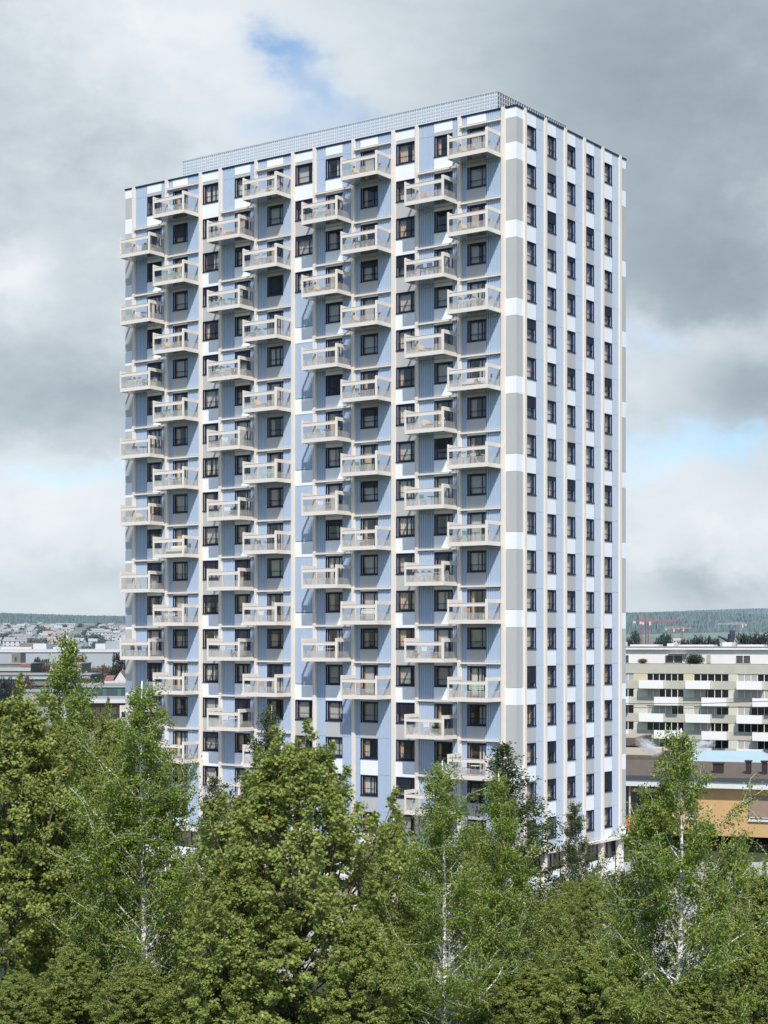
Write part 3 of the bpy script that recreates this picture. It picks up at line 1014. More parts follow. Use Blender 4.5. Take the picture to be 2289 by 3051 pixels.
def bush_meshes(seed, rx, ry, h, n, lmat=None, size=.13):
    rs = np.random.RandomState(seed)
    wood = MB()
    for i in range(9):
        a = i * .7
        wood.tube([(0, 0, 0), (rx * .3 * math.cos(a), ry * .3 * math.sin(a), h * .4), (rx * .6 * math.cos(a), ry * .6 * math.sin(a), h * .75)], [.03, .02, .008], BARK_M, 5)
    g = rs.normal(size=(n, 3)); g /= np.linalg.norm(g, axis=1, keepdims=True)
    lump = 1 + .18 * np.sin(g[:, :1] * 7 + seed) * np.sin(g[:, 1:2] * 6 + seed * 2) + .12 * np.sin(g[:, 2:3] * 11)
    g = g * rs.rand(n, 1) ** .3 * lump
    P = g * np.array((rx, ry, h * .5)) + np.array((0, 0, h * .5))
    V = leaf_quads(P, g + rs.normal(size=(n, 3)) * .6, rs.uniform(.7, 1.3, n) * size, .8, rs, .65)
    tint = rs.beta(2.2, 2.2, n) * .95
    tint[rs.rand(n) < .006] = 1
    return wood.mesh('bush_stems'), np_mesh('bush_leaves', V, lmat or BUSHL, tint)


B_M = [birch_meshes(11, 18, 5.6, 64000, BIRCH, BARK_B, .126), birch_meshes(23, 18, 5.2, 58000, BIRCH, BARK_B, .126), birch_meshes(37, 18, 5.8, 66000, BIRCH, BARK_B, .126)]
D_M = [birch_meshes(51, 18, 4.2, 24000, DARKL, BARK_D, .16), birch_meshes(63, 18, 3.9, 22000, DARKL, BARK_D, .16)]
M_M = [maple_meshes(3, 18, 6.2, 1150, 52, .19), maple_meshes(8, 18, 5.8, 1020, 52, .19), maple_meshes(15, 18, 5.2, 900, 52, .19)]


def tree(kind, var, x, top, d, label, wide=1.0, rz=0.0):
    """a tree whose crown tip is seen at photo position x, top from the camera at distance d"""
    h = EYE - (top - HY) * d / FP
    e = empty({'b': 'birch_tree', 'd': 'birch_tree', 'm': 'maple_tree'}[kind], ((x - CX) / FP * d, d, 0), rz)
    s = h / 18
    e.scale = (s * wide, s * wide, s)
    tag(e, label, 'tree', 'trees in front of the tower')
    w, l = {'b': B_M, 'd': D_M, 'm': M_M}[kind][var]
    link('trunk', w, e)
    link('crown', l, e)


tree('m', 0, 25, 2000, 99, 'broad olive-green maple filling the left edge of the view', .95, .4)
tree('m', 1, 178, 2085, 104, 'olive maple between the left edge maple and the large white-stemmed birch', .8, 2.0)
tree('b', 1, 150, 1890, 112, 'tall birch with a thin pointed top rising above the maples left of the tower', 1.0, 1.1)
tree('m', 2, 335, 2078, 112, 'small narrow maple tip close beside the left end of the tower', .55, 3.0)
tree('b', 0, 432, 2028, 94, 'large birch with straight white trunk in front of the tower\'s left end', 1.0, .2)
tree('b', 2, 318, 2240, 95.5, 'shorter birch with white trunk just left of the large left birch', .85, 2.2)
tree('d', 0, 768, 2100, 112, 'slender dark birch rising behind the big central maple', .95, .5)
tree('d', 1, 655, 2300, 112, 'dark birch with dull brownish stems between left birch and central maple', 1.15, 1.9)
tree('m', 0, 890, 2140, 84, 'biggest maple, standing before the middle of the tower', 1.02, 1.3)
tree('m', 1, 705, 2500, 82, 'lower light olive maple at the left foot of the biggest maple', .95, 5.0)
tree('m', 2, 1165, 2400, 97, 'small maple filling the gap right of the biggest maple', .75, .9)
tree('b', 2, 1327, 2268, 83, 'birch with bright white trunk in front of the tower\'s near corner', .92, 4.1)
tree('b', 1, 1500, 2300, 87, 'birch with two forked white stems just right of the near corner birch', .9, 5.3)
tree('m', 1, 1432, 2450, 104, 'maple half hidden behind the two birches at the near corner', .6, 2.8)
tree('d', 1, 1556, 2192, 110, 'dark birch standing against the near end of the tower\'s right side', 1.5, 3.6)
tree('d', 0, 1752, 2385, 117, 'thin dark birch standing against the far end of the tower\'s right side', 1.15, 2.4)
tree('b', 0, 2022, 2170, 82, 'tallest birch on the right, in front of the orange building', 1.02, 3.3)
tree('b', 1, 1888, 2340, 84, 'birch with white stem just left of the tallest right birch', .85, .9)
tree('m', 2, 1768, 2575, 101, 'low maple top between the thin dark birch and the right birches', .7, 1.7)
tree('m', 1, 2185, 2470, 100, 'maple in front of the orange wall, behind the tallest right birch', .72, 4.4)
tree('m', 0, 2290, 2560, 88, 'maple cut by the right edge of the view', .75, 2.6)
tree('m', 2, 1640, 2660, 97, 'low maple below the dark birch at the near corner', .9, 5.6)
tree('m', 2, 2240, 2760, 86, 'lowest maple at the bottom right corner', 1.0, .3)
tree('m', 1, 1240, 2600, 101, 'dense maple filling the space under the near corner birch', .85, 3.9)
tree('m', 2, 1480, 2720, 88, 'low maple at the bottom under the forked birch', .9, 2.1)
tree('m', 1, 1700, 2600, 106, 'maple before the ground floor of the tower\'s right side', .75, 1.4)
tree('m', 0, 545, 2520, 101, 'maple behind the large left birch, before the tower\'s left foot', .8, 3.4)
tree('m', 2, 215, 2800, 88, 'small low maple at the foot of the left edge trees', 1.3, 4.4)
tree('m', 1, 405, 2850, 85, 'small low maple at the foot of the large left birch', 1.5, 2.4)
tree('m', 0, 60, 2880, 86, 'small low maple in the bottom left corner', 1.4, 1.9)
tree('m', 2, 1075, 2690, 80, 'low maple at the bottom between the biggest maple and the near corner birch', 1.1, 1.2)
tree('m', 1, 1760, 2790, 81, 'lowest maple under the left one of the two right birches', 1.3, 4.2)
tree('m', 0, 1610, 2860, 83, 'small low maple at the very bottom between forked birch and right birches', 1.5, .8)
tree('m', 1, 2080, 2880, 80, 'small low maple at the very bottom under the tallest right birch', 1.5, 2.9)
tree('m', 2, 590, 2830, 84, 'small low maple at the very bottom between left birch and biggest maple', 1.3, 2.9)

BM_ = [bush_meshes(4, 2.3, 1.7, 2.2, 5200), bush_meshes(9, 1.9, 1.6, 1.8, 4200), bush_meshes(13, 2.8, 2.0, 2.6, 6200)]
for i, (x, d, v, s, lab) in enumerate([(40, 91, 2, 1.15, 'dark green bush under the left edge maple'), (190, 88.5, 0, .8, 'bush with white flower specks in the bottom left corner'), (330, 90, 1, .75, 'low bush at the foot of the shorter left birch'),
                                       (470, 88, 2, .62, 'rounded bush at the foot of the large left birch'), (590, 91, 0, .8, 'bush between the large left birch and the lower maple'), (660, 95, 1, 1.0, 'bush beside the pale paving gap left of the central maple'),
                                       (100, 95, 1, 1.2, 'bush behind the white-specked bush at bottom left'), (790, 93, 2, 1.0, 'bush in the shade under the biggest maple'), (1180, 93, 0, 1.1, 'bush in the shade under the gap maple'), (250, 95, 2, .95, 'tall bush behind the shorter left birch'),
                                       (1650, 93, 2, 1.0, 'bush under the low maple near the corner')]):
    e = empty('bush', ((x - CX) / FP * d, d, 0), i * 1.3)
    e.scale = (s, s, s)
    tag(e, lab, 'bush', 'bushes under the trees')
    w, l = BM_[v]
    link('stems', w, e)
    link('crown', l, e)

# ------------------------------------------------------------------ ground and terrain
def ground_mat():
    m, nt, out = new_mat('lawn')
    N, L = nt.nodes, nt.links
    tc = N.new('ShaderNodeTexCoord')
    n1 = N.new('ShaderNodeTexNoise'); n1.inputs['Scale'].default_value = .15; n1.inputs['Detail'].default_value = 8
    n2 = N.new('ShaderNodeTexNoise'); n2.inputs['Scale'].default_value = 6; n2.inputs['Detail'].default_value = 6
    mx = N.new('ShaderNodeMix'); mx.inputs[0].default_value = .5
    cr = N.new('ShaderNodeValToRGB')
    cr.color_ramp.elements[0].position = .3; cr.color_ramp.elements[0].color = (.02, .032, .012, 1)
    cr.color_ramp.elements[1].position = .7; cr.color_ramp.elements[1].color = (.06, .085, .03, 1)
    b = N.new('ShaderNodeBsdfPrincipled'); b.inputs['Roughness'].default_value = .9
    L.new(tc.outputs['Object'], n1.inputs[0]); L.new(tc.outputs['Object'], n2.inputs[0])
    L.new(n1.outputs[0], mx.inputs[2]); L.new(n2.outputs[0], mx.inputs[3]); L.new(mx.outputs[0], cr.inputs[0])
    L.new(cr.outputs[0], b.inputs[0]); L.new(b.outputs[0], out.inputs[0])
    return m


LAWN = ground_mat()
PAVE = plain('plaza_paving', (0.40, 0.385, 0.37), .85, .10, .5, bump=.1, bscale=6)
mb = MB()
mb.quad((-9000, -3000, 0), (9000, -3000, 0), (9000, 12000, 0), (-9000, 12000, 0), LAWN)
tag(mb.build('ground'), kind='structure')
mb = MB()
mb.quad((-60, 104, .02), (50, 104, .02), (50, 160, .02), (-60, 160, .02), PAVE)
tag(mb.build('pavement'), kind='structure')


def hill_mat(name, lo, hi, scale, hazec, haze):
    m, nt, out = new_mat(name)
    N, L = nt.nodes, nt.links
    tc = N.new('ShaderNodeTexCoord')
    n1 = N.new('ShaderNodeTexNoise'); n1.inputs['Scale'].default_value = scale; n1.inputs['Detail'].default_value = 8; n1.inputs['Roughness'].default_value = .75
    n2 = N.new('ShaderNodeTexNoise'); n2.inputs['Scale'].default_value = scale * .2; n2.inputs['Detail'].default_value = 4
    mx = N.new('ShaderNodeMix'); mx.inputs[0].default_value = .4
    cr = N.new('ShaderNodeValToRGB')
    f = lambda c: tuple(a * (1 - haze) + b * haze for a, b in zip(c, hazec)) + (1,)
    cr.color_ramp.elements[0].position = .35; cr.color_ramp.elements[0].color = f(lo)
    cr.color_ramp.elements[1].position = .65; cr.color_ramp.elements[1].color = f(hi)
    b = N.new('ShaderNodeBsdfDiffuse')
    L.new(tc.outputs['Object'], n1.inputs[0]); L.new(tc.outputs['Object'], n2.inputs[0])
    L.new(n1.outputs[0], mx.inputs[2]); L.new(n2.outputs[0], mx.inputs[3]); L.new(mx.outputs[0], cr.inputs[0])
    L.new(cr.outputs[0], b.inputs[0]); L.new(b.outputs[0], out.inputs[0])
    return m


HAZE = (0.20, 0.265, 0.285)  # aerial haze, blended into the base colours of the far hills
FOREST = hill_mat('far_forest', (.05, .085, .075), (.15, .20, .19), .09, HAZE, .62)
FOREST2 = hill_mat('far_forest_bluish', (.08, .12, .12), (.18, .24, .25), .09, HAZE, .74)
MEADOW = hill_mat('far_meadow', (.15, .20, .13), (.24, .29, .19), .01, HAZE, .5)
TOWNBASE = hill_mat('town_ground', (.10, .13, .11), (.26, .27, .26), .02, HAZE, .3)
rs = np.random.RandomState(2)


def ridge(name, d0, d1, prof0, prof1, mat, rough, label_kind, n=420, rows=10):
    """a slope from distance d0 up to its crest at d1; profiles give heights along the bearing"""
    vs, fs = [], []
    az = np.linspace(-.36, .36, n)
    jag = np.cumsum(rs.normal(size=n)) * .15
    jag -= np.linspace(jag[0], jag[-1], n)
    for j in range(rows + 2):
        t = min(j / rows, 1.0)
        d = d0 + (d1 - d0) * t + (400 if j > rows else 0)
        for i in range(n):
            h = prof0(az[i]) * (1 - t) + prof1(az[i]) * t
            if j > 0: h += rough * (rs.rand() - .5) * 2 + jag[i] * rough * .06
            if j > rows: h -= 140
            vs.append((math.tan(az[i]) * d, d, h))
    for j in range(rows + 1):
        for i in range(n - 1):
            a = j * n + i
            fs.append((a, a + 1, a + n + 1, a + n))
    q = MB()
    q.add(vs, fs, mat)
    return tag(q.build(name), kind=label_kind)


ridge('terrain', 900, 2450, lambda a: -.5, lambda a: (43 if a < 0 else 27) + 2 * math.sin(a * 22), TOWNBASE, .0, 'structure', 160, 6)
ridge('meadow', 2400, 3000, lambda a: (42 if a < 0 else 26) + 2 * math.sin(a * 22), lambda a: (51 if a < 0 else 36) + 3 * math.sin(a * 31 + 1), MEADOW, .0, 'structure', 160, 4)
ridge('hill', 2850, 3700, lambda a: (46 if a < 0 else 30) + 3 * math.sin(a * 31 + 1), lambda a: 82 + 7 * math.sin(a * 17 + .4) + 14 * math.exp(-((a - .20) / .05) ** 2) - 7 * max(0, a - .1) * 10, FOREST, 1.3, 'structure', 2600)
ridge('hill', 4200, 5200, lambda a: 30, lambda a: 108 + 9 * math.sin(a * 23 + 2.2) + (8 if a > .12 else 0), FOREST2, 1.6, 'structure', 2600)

# ------------------------------------------------------------------ far town on the left, buildings and houses
FW = plain('far_white_wall', (0.56, 0.57, 0.58), .8, .06, .3)
FG = plain('far_grey_wall', (0.36, 0.385, 0.41), .8, .10, .05)
FB = plain('far_brown_wall', (0.20, 0.185, 0.16), .8, .15, .3)
FD = plain('far_dark', (0.06, 0.07, 0.08), .7, .2, .3)
FP_ = plain('far_pale_strip', (0.36, 0.42, 0.40), .7, .1, .2)
FT = plain('teal_cladding', (0.085, 0.15, 0.145), .6, .15, .1, streak=.5)
TEALD = plain('teal_dark', (0.05, 0.095, 0.095), .6, .2, .3)
FR = plain('far_red', (0.27, 0.13, 0.11), .7, .1, .5)
FROOF = plain('far_brown_roof', (0.22, 0.17, 0.15), .8, .15, .5)
FROOF2 = plain('far_grey_roof', (0.30, 0.30, 0.31), .8, .12, .5)
FYEL = plain('far_ochre_wall', (0.50, 0.40, 0.26), .8, .1, .5)


def house(name, x, y, zb, w, dp, h, rh, wall, roof, rz, win=True):
    e = empty(name, (x, y, zb), rz)
    q = MB()
    q.box(-w / 2, w / 2, -dp / 2, dp / 2, -3, h, wall)
    q.add([(-w / 2, -dp / 2, h), (-w / 2, dp / 2, h), (-w / 2, 0, h + rh)], [(0, 1, 2)], wall)
    q.add([(w / 2, -dp / 2, h), (w / 2, dp / 2, h), (w / 2, 0, h + rh)], [(0, 2, 1)], wall)
    link('wall', q.mesh('house_wall'), e)
    q = MB()
    o = .4
    q.add([(-w / 2 - o, -dp / 2 - o, h - .3), (w / 2 + o, -dp / 2 - o, h - .3), (w / 2 + o, 0, h + rh + .15), (-w / 2 - o, 0, h + rh + .15)], [(0, 1, 2, 3)], roof)
    q.add([(-w / 2 - o, dp / 2 + o, h - .3), (w / 2 + o, dp / 2 + o, h - .3), (w / 2 + o, 0, h + rh + .15), (-w / 2 - o, 0, h + rh + .15)], [(0, 3, 2, 1)], roof)
    link('roof', q.mesh('house_roof'), e)
    if win:
        q = MB()
        n = max(2, int(w / 3.5))
        for i in range(n):
            for z in (1.2, 4.0):
                if z + 1.4 < h:
                    a = -w / 2 + (i + .5) * w / n
                    q.quad((a - .6, -dp / 2 - .03, z), (a + .6, -dp / 2 - .03, z), (a + .6, -dp / 2 - .03, z + 1.4), (a - .6, -dp / 2 - .03, z + 1.4), FD)
        q = q.build('window', e)
        tag(q, kind='stuff')
    return e


TW = [plain('town_white', (.47, .495, .51), .8, .04, .3), plain('town_grey', (.40, .43, .45), .8, .06, .3), plain('town_ochre', (.47, .44, .38), .8, .05, .3)]  # town wall and roof colours carry a painted haze tint
TR = [plain('town_roof_brown', (.29, .285, .285), .8, .08, .3), plain('town_roof_grey', (.35, .37, .39), .8, .08, .3), plain('town_roof_red', (.36, .26, .25), .8, .06, .3)]
KW = [('white', TW[0]), ('pale grey', TW[1]), ('ochre', TW[2])]
KR = [('brown', TR[0]), ('grey', TR[1]), ('red', TR[2])]
for i in range(98):
    left = i < 80
    x = rng.uniform(-60, 395) if left else rng.uniform(1860, 2380)
    d = 1150 + 1250 * (i / 80 if left else (i - 80) / 18) ** .9 if left else rng.uniform(1150, 1900)
    z = max(0, (d - 900) / 1550) * (41 if left else 25) + .5
    wi, ri = rng.choice([0, 0, 0, 0, 1, 1, 2]), rng.choice([0, 0, 0, 1, 1, 1, 2])
    big = rng.random() < .3
    e = house('house', (x - CX) / FP * d, d, z, rng.uniform(16, 28) if big else rng.uniform(7, 11), rng.uniform(7, 9), rng.uniform(4, 6.5), rng.uniform(.8, 1.5) if big else rng.uniform(2, 3.2), KW[wi][1], KR[ri][1], rng.uniform(-.7, .7))
    tag(e, 'tiny %s %s with %s roof in the far town %s of the tower' % (KW[wi][0], 'long block' if big else 'house', KR[ri][0], 'left' if left else 'right'), 'house', 'houses of the far town')


def block(name, x0, x1, ytop, d, mat, dp=14, label='', cat='building', extra=None, ybot=None, rz=0.0):
    """a flat-roofed building seen between photo positions x0..x1 with its roof edge at ytop, at distance d"""
    a, b = (x0 - CX) / FP * d, (x1 - CX) / FP * d
    z1 = EYE - (ytop - HY) * d / FP
    e = empty(name, ((a + b) / 2, d, 0), rz)
    w = (b - a) / 2
    q = MB(); q.box(-w, w, 0, dp, 0, z1, mat)
    link('wall', q.mesh(name + '_wall'), e)
    q = MB(); q.box(-w - .2, w + .2, -.2, dp + .2, z1, z1 + .35, FROOF2)
    link('roof', q.mesh(name + '_roof'), e)
    if extra: extra(e, w, z1)
    tag(e, label, cat)
    return e


def strip_windows(z0, z1, n, mat=FD, x0=-1.0, x1=1.0, nm='window'):
    def fn(e, w, zt):
        q = MB()
        for i in range(n):
            a, b = w * (x0 + (x1 - x0) * (i + .12) / n), w * (x0 + (x1 - x0) * (i + .88) / n)
            q.quad((a, -.04, z0(zt)), (b, -.04, z0(zt)), (b, -.04, z1(zt)), (a, -.04, z1(zt)), mat)
        o = q.build(nm, e)
        if n > 1: tag(o, kind='stuff')
    return fn


def seq(*f):
    def fn(e, w, zt):
        for g_ in f: g_(e, w, zt)
    return fn


def boxpart(nm, x0, x1, y0, y1, dz0, dz1, mat):
    """a part given by fractions of the half width and heights relative to the roof edge"""
    def fn(e, w, zt):
        q = MB(); q.box(x0 * w, x1 * w, y0, y1, zt + dz0, zt + dz1, mat); link(nm, q.mesh(nm), e)
    return fn


block('warehouse', -60, 372, 1936, 820, FG, 40, 'long pale grey flat-roofed warehouse stretching left of the tower', extra=seq(
    boxpart('upper_storey', .72, 1.0, 4, 30, .3, 4.2, FG), boxpart('penthouse', .58, .72, 3, 26, .3, 3.0, FW), boxpart('penthouse', -.28, -.10, 3, 26, .3, 3.0, FW),
    boxpart('roof_light', -.02, .30, 6, 20, .3, 1.3, FW), boxpart('roof_light', -.75, -.32, 6, 20, .3, 1.3, FW), boxpart('plant_room', -.60, -.25, 24, 34, .3, 3.4, FROOF),
    boxpart('eaves_band', -1, 1, -.5, -.05, -1.2, .2, FW)))
block('station_building', -40, 92, 1979, 470, FB, 16, 'brown building with a small tower and a pale band at the left edge', extra=seq(
    boxpart('tower', .1, .5, 1, 8, .3, 2.9, FB), boxpart('hatch', .24, .33, .9, .98, .9, 2.0, FD), boxpart('battlement', .12, .48, 1.1, 7.9, 2.91, 3.3, FROOF),
    boxpart('pale_band', -1, 1, -.3, -.02, -1.9, -.9, FP_), boxpart('red_sign', .55, .97, -.3, -.02, -.75, .1, FR)))
block('station_building', 150, 242, 1979, 472, FB, 16, 'brown building with a small tower behind the tall left birch', extra=seq(
    boxpart('tower', -.3, .35, 1, 8, .3, 2.9, FB), boxpart('hatch', .0, .1, .9, .98, .9, 2.0, FD), boxpart('battlement', -.25, .3, 1.1, 7.9, 2.91, 3.3, FROOF),
    boxpart('pale_band', -1, 1, -.3, -.02, -1.9, -.9, FP_), boxpart('red_sign', .5, .95, -.3, -.02, -.75, .1, FR)))
block('low_hall', -60, 270, 2012, 430, TEALD, 16, 'dark teal low hall below the brown buildings on the left', extra=seq(boxpart('pale_band', -1, 1, -.3, -.02, -1.0, -.3, FP_), boxpart('brown_band', -1, 1, -.3, -.02, -2.6, -1.6, FB)))
block('teal_hall', 180, 400, 2043, 360, FT, 10, 'long dark teal clad hall beside the tower\'s left edge', extra=seq(strip_windows(lambda z: z - 3.6, lambda z: z - .5, 5, TEALD), boxpart('gutter', -1, 1, -.25, -.02, -.35, -.05, FP_)))
block('platform_canopy', 200, 400, 2084, 300, FROOF, 8, 'low building with pale canopy edge below the teal hall', extra=seq(boxpart('canopy', -1.02, 1.02, -2.5, -.02, -.55, .02, FW), strip_windows(lambda z: z - 2.6, lambda z: z - 1.4, 12, FYEL)))
block('shed', 60, 200, 2062, 330, FROOF2, 8, 'small grey shed behind the left maples', extra=seq(boxpart('door', -.2, .3, -.1, -.02, -2.8, -.6, FD)))
# white gabled house
e = empty('gabled_house', at(346, 0, 560)[:2] + (0,), 0)
tag(e, 'white gabled house with reddish roof beside the tower\'s left edge', 'house')
q = MB(); q.box(-3.8, 3.6, 0, 9, 0, 7.9, FW); q.box(-3.8, -.6, -.6, 0, 0, 7.9, FW)
q.add([(-.6, -.02, 7.9), (3.6, -.02, 7.9), (1.5, -.02, 11.2)], [(0, 1, 2)], FW)
link('wall', q.mesh('gabled_wall'), e)
q = MB(); q.quad((1.5, -.4, 11.4), (1.5, 9, 11.4), (4.2, 9, 7.4), (4.2, -.4, 7.4), FR); q.quad((1.5, 9, 11.4), (1.5, -.4, 11.4), (-1.0, -.4, 7.7), (-1.0, 9, 7.7), FR)
q.quad((-3.9, -.7, 7.95), (-1.0, -.7, 7.95), (-1.0, 5, 9.6), (-3.9, 5, 9.6), FR)
link('roof', q.mesh('gabled_roof'), e)
for x_ in (.7, 1.9):
    q = MB(); q.box(x_, x_ + .8, -.08, -.01, 6.0, 7.6, FYEL); link('window', q.mesh('gabled_window'), e)
q = MB(); q.box(-2.6, -1.0, -.68, -.61, 6.2, 6.9, FD); link('window', q.mesh('gabled_window'), e)

# far trees (brown bare ones and dark evergreens)
TOWNG = leaf_mat('town_tree_leaf', [(0, (.13, .175, .165)), (1, (.22, .28, .26))], .2, .7)  # distance haze is part of this leaf colour
BARE = leaf_mat('bare_twigs', [(0, (.10, .08, .06)), (1, (.22, .17, .13))], .2, .8)
FARG = leaf_mat('far_tree_leaf', [(0, (.03, .055, .045)), (1, (.09, .13, .10))], .2, .7)
FARD = leaf_mat('far_dark_leaf', [(0, (.03, .04, .045)), (1, (.08, .09, .095))], .2, .7)
FT_M = {k: bush_meshes(31 + i, .5, .5, 1.0, 600 if k == 'town' else 3200, m_, .16 if k == 'town' else .065) for i, (k, m_) in enumerate((('bare', BARE), ('green', FARG), ('dark', FARD), ('town', TOWNG)))}
FTW = {'bare': 'bare brown', 'green': 'dark green', 'dark': 'dark grey-green'}
for i, (x, top, d, w, k, wh) in enumerate([(285, 1988, 600, 7, 'bare', 'left of the white gabled house'), (312, 1982, 620, 7, 'bare', 'just behind the white gabled house'), (335, 1990, 610, 6, 'bare', 'above the white gabled house'),
                                           (358, 1942, 600, 6.5, 'dark', 'close against the tower\'s left edge'), (262, 1996, 500, 5, 'bare', 'beside the tall left birch'), (240, 1950, 640, 6, 'bare', 'before the long warehouse'), (120, 1962, 640, 9, 'dark', 'between the two brown station buildings'),
                                           (135, 1975, 560, 8, 'bare', 'in the gap between the brown buildings'), (20, 2020, 405, 6, 'dark', 'before the dark low hall at the left edge'), (75, 2012, 410, 5, 'bare', 'before the dark low hall, right of the left edge'), (215, 2014, 400, 6, 'dark', 'before the dark low hall near the tall left birch'), (255, 2018, 390, 5, 'bare', 'at the left end of the teal clad hall'), (1893, 1880, 820, 5.5, 'green', 'left of the red cranes'), (1870, 1900, 800, 8, 'dark', 'at the tower\'s right edge'), (1988, 1888, 860, 6, 'green', 'beside the thin orange crane'),
                                           (1975, 1893, 830, 9, 'green', 'below the orange crane'), (2040, 1905, 800, 8, 'dark', 'right of the orange crane'), (2080, 1895, 880, 9, 'dark', 'middle of the far right skyline'), (2120, 1899, 850, 10, 'dark', 'before the dark drilling rig'),
                                           (2215, 1886, 860, 9, 'green', 'right of the pale crane'), (2270, 1887, 840, 13, 'dark', 'at the right end of the skyline'), (2240, 1895, 870, 8, 'bare', 'by the right end of the skyline')]):
    h = EYE - (top - HY) * d / FP
    e = empty('far_tree', ((x - CX) / FP * d, d, 0), i)
    e.scale = (w, w, h)
    tag(e, 'far %s tree %s' % (FTW[k], wh), 'tree', 'far trees')
    w_, l_ = FT_M[k]
    link('trunk', w_, e); link('crown', l_, e)

for i in range(110):
    d = 1120 + 1300 * (i / 110) ** .9
    z = max(0, (d - 900) / 1550) * 41
    e = empty('hillside_tree', ((rng.uniform(-60, 395) - CX) / FP * d, d, z), i)
    w = rng.uniform(6, 13)
    e.scale = (w, w, rng.uniform(5, 8.5))
    tag(e, 'small hazy tree among the houses of the far town left of the tower', 'tree', 'trees of the far town')
    w_, l_ = FT_M['town']
    link('trunk', w_, e); link('crown', l_, e)

# ------------------------------------------------------------------ cranes
CR = plain('crane_red', (0.40, 0.18, 0.205), .6, .05)  # crane colours are faded with aerial haze
CO = plain('crane_orange', (0.46, 0.36, 0.31), .6, .05)
CP = plain('crane_pale', (0.50, 0.50, 0.48), .6, .05)
CDK = plain('rig_dark', (0.05, 0.06, 0.09), .6, .05)


def lattice(q, a, b, s, n, r, mat):
    """a square lattice mast or jib from a to b"""
    a, b = np.array(a, float), np.array(b, float)
    d = (b - a) / np.linalg.norm(b - a)
    u = np.cross(d, (0, 1.0, 0)); u /= np.linalg.norm(u)
    v = np.cross(d, u)
    cs = [u * s + v * s, -u * s + v * s, -u * s - v * s, u * s - v * s]
    for c in cs: q.tube([a + c, b + c], r, mat, 4, False)
    for i in range(n):
        for j in range(4):
            p0 = a + (b - a) * i / n + cs[j]; p1 = a + (b - a) * (i + 1) / n + cs[(j + 1) % 4]
            q.tube([p0, p1], r * .7, mat, 4, False)


def crane(x, ytop, yjib, d, xr, xl, mat, s, label):
    z = EYE - (ytop - HY) * d / FP; zj = EYE - (yjib - HY) * d / FP
    m_ = d / FP
    e = empty('tower_crane', ((x - CX) * m_, d, 0), 0)
    q = MB(); lattice(q, (0, 0, 0), (0, 0, zj), s, int(zj / 2.2), .16 * s / .8, mat); link('mast', q.mesh('crane_mast'), e)
    q = MB(); lattice(q, (s, 0, zj), ((xr - x) * m_, 0, zj), s * .6, 16, .12 * s / .8, mat)
    q.tube([(0, 0, z), ((xr - x) * m_ * .6, 0, zj + s)], .07, mat, 4, False); link('jib', q.mesh('crane_jib'), e)
    q = MB(); lattice(q, (-s, 0, zj), ((xl - x) * m_, 0, zj), s * .6, 6, .12 * s / .8, mat)
    q.tube([(0, 0, z), ((xl - x) * m_, 0, zj + s)], .07, mat, 4, False); link('counter_jib', q.mesh('crane_counter'), e)
    q = MB(); q.tube([(0, 0, zj), (0, 0, z)], [s * .8, .15], mat, 4, False); link('apex', q.mesh('crane_apex'), e)
    q = MB(); q.box((xl - x) * m_ - 1.2 * s, (xl - x) * m_ + 1.2 * s, -s, s, zj - 2.2 * s, zj - .2, CP); link('counterweight', q.mesh('crane_weight'), e)
    q = MB(); q.box(s * 1.1, s * 2.6, -s * 1.6, -s * .4, zj - 2.2, zj - .2, CP); link('cab', q.mesh('crane_cab'), e)
    tag(e, label, 'crane', 'tower cranes')


crane(1928.5, 1832, 1851, 900, 2030, 1910, CR, .72, 'nearer and taller red tower crane above the right skyline')
crane(1910, 1830, 1850, 960, 1995, 1890, CR, .6, 'red tower crane just left of the taller red crane')
crane(2003, 1866, 1872, 930, 2064, 1985, CO, .48, 'thin orange tower crane right of the two red cranes')
crane(2208, 1854, 1859, 950, 2138, 2222, CP, .45, 'thin pale tower crane at the right of the skyline')
crane(2032, 1868, 1870, 1000, 2062, 2022, CR, .45, 'smallest red crane between the orange crane and the dark rig')
e = empty('drilling_rig', at(2178, 0, 600)[:2] + (0,), 0)
tag(e, 'dark drilling rig with a short raised arm above the white roof on the right', 'rig')
q = MB(); lattice(q, (0, 0, 0), (0, 0, 23.6), .7, 10, .28, CDK); q.box(-.7, .7, -.7, .7, 19, 21.5, CDK); link('mast', q.mesh('rig_mast'), e)
q = MB(); q.tube([(0, 0, 20.8), (-3, 0, 22.2), (-4.6, 0, 22.9)], [.7, .45, .3], CDK, 6); link('arm', q.mesh('rig_arm'), e)
q = MB(); q.box(-.3, 1.4, -.8, .8, 21.6, 24.9, CDK); link('drill_head', q.mesh('rig_head'), e)

# ------------------------------------------------------------------ banded apartment block on the right
OL = plain('olive_band', (0.45, 0.435, 0.37), .8, .08, .6, bump=.1, bscale=8)
OW = plain('balcony_white', (0.76, 0.755, 0.74), .7, .03, .5)
OPW = plain('attic_white', (0.72, 0.695, 0.67), .8, .04, .5)
OY = plain('pale_green_panel', (0.56, 0.555, 0.46), .8, .06, .5)
OYE = plain('straw_panel', (0.56, 0.50, 0.32), .8, .06, .5)
OSH = plain('rolled_shutter', (0.40, 0.38, 0.35), .7, .1, 2)
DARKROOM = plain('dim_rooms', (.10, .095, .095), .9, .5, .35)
OGL = glass('far_pane', (0.35, 0.35, 0.36), .10)
ab = empty('apartment_block', (34.0, 290, 1.35), -math.radians(24))
tag(ab, 'beige banded apartment block with staggered white balcony boxes right of the tower', 'building')
PX = 1 / 17.85
uu = lambda zx: (zx - 220) / 3.395 * PX * 1.06 - .75      # metres along the facade
ztop = 18.45
q = MB()
q.box(-12, 52, .35, 14, -1.35, 15.9, DARKROOM)
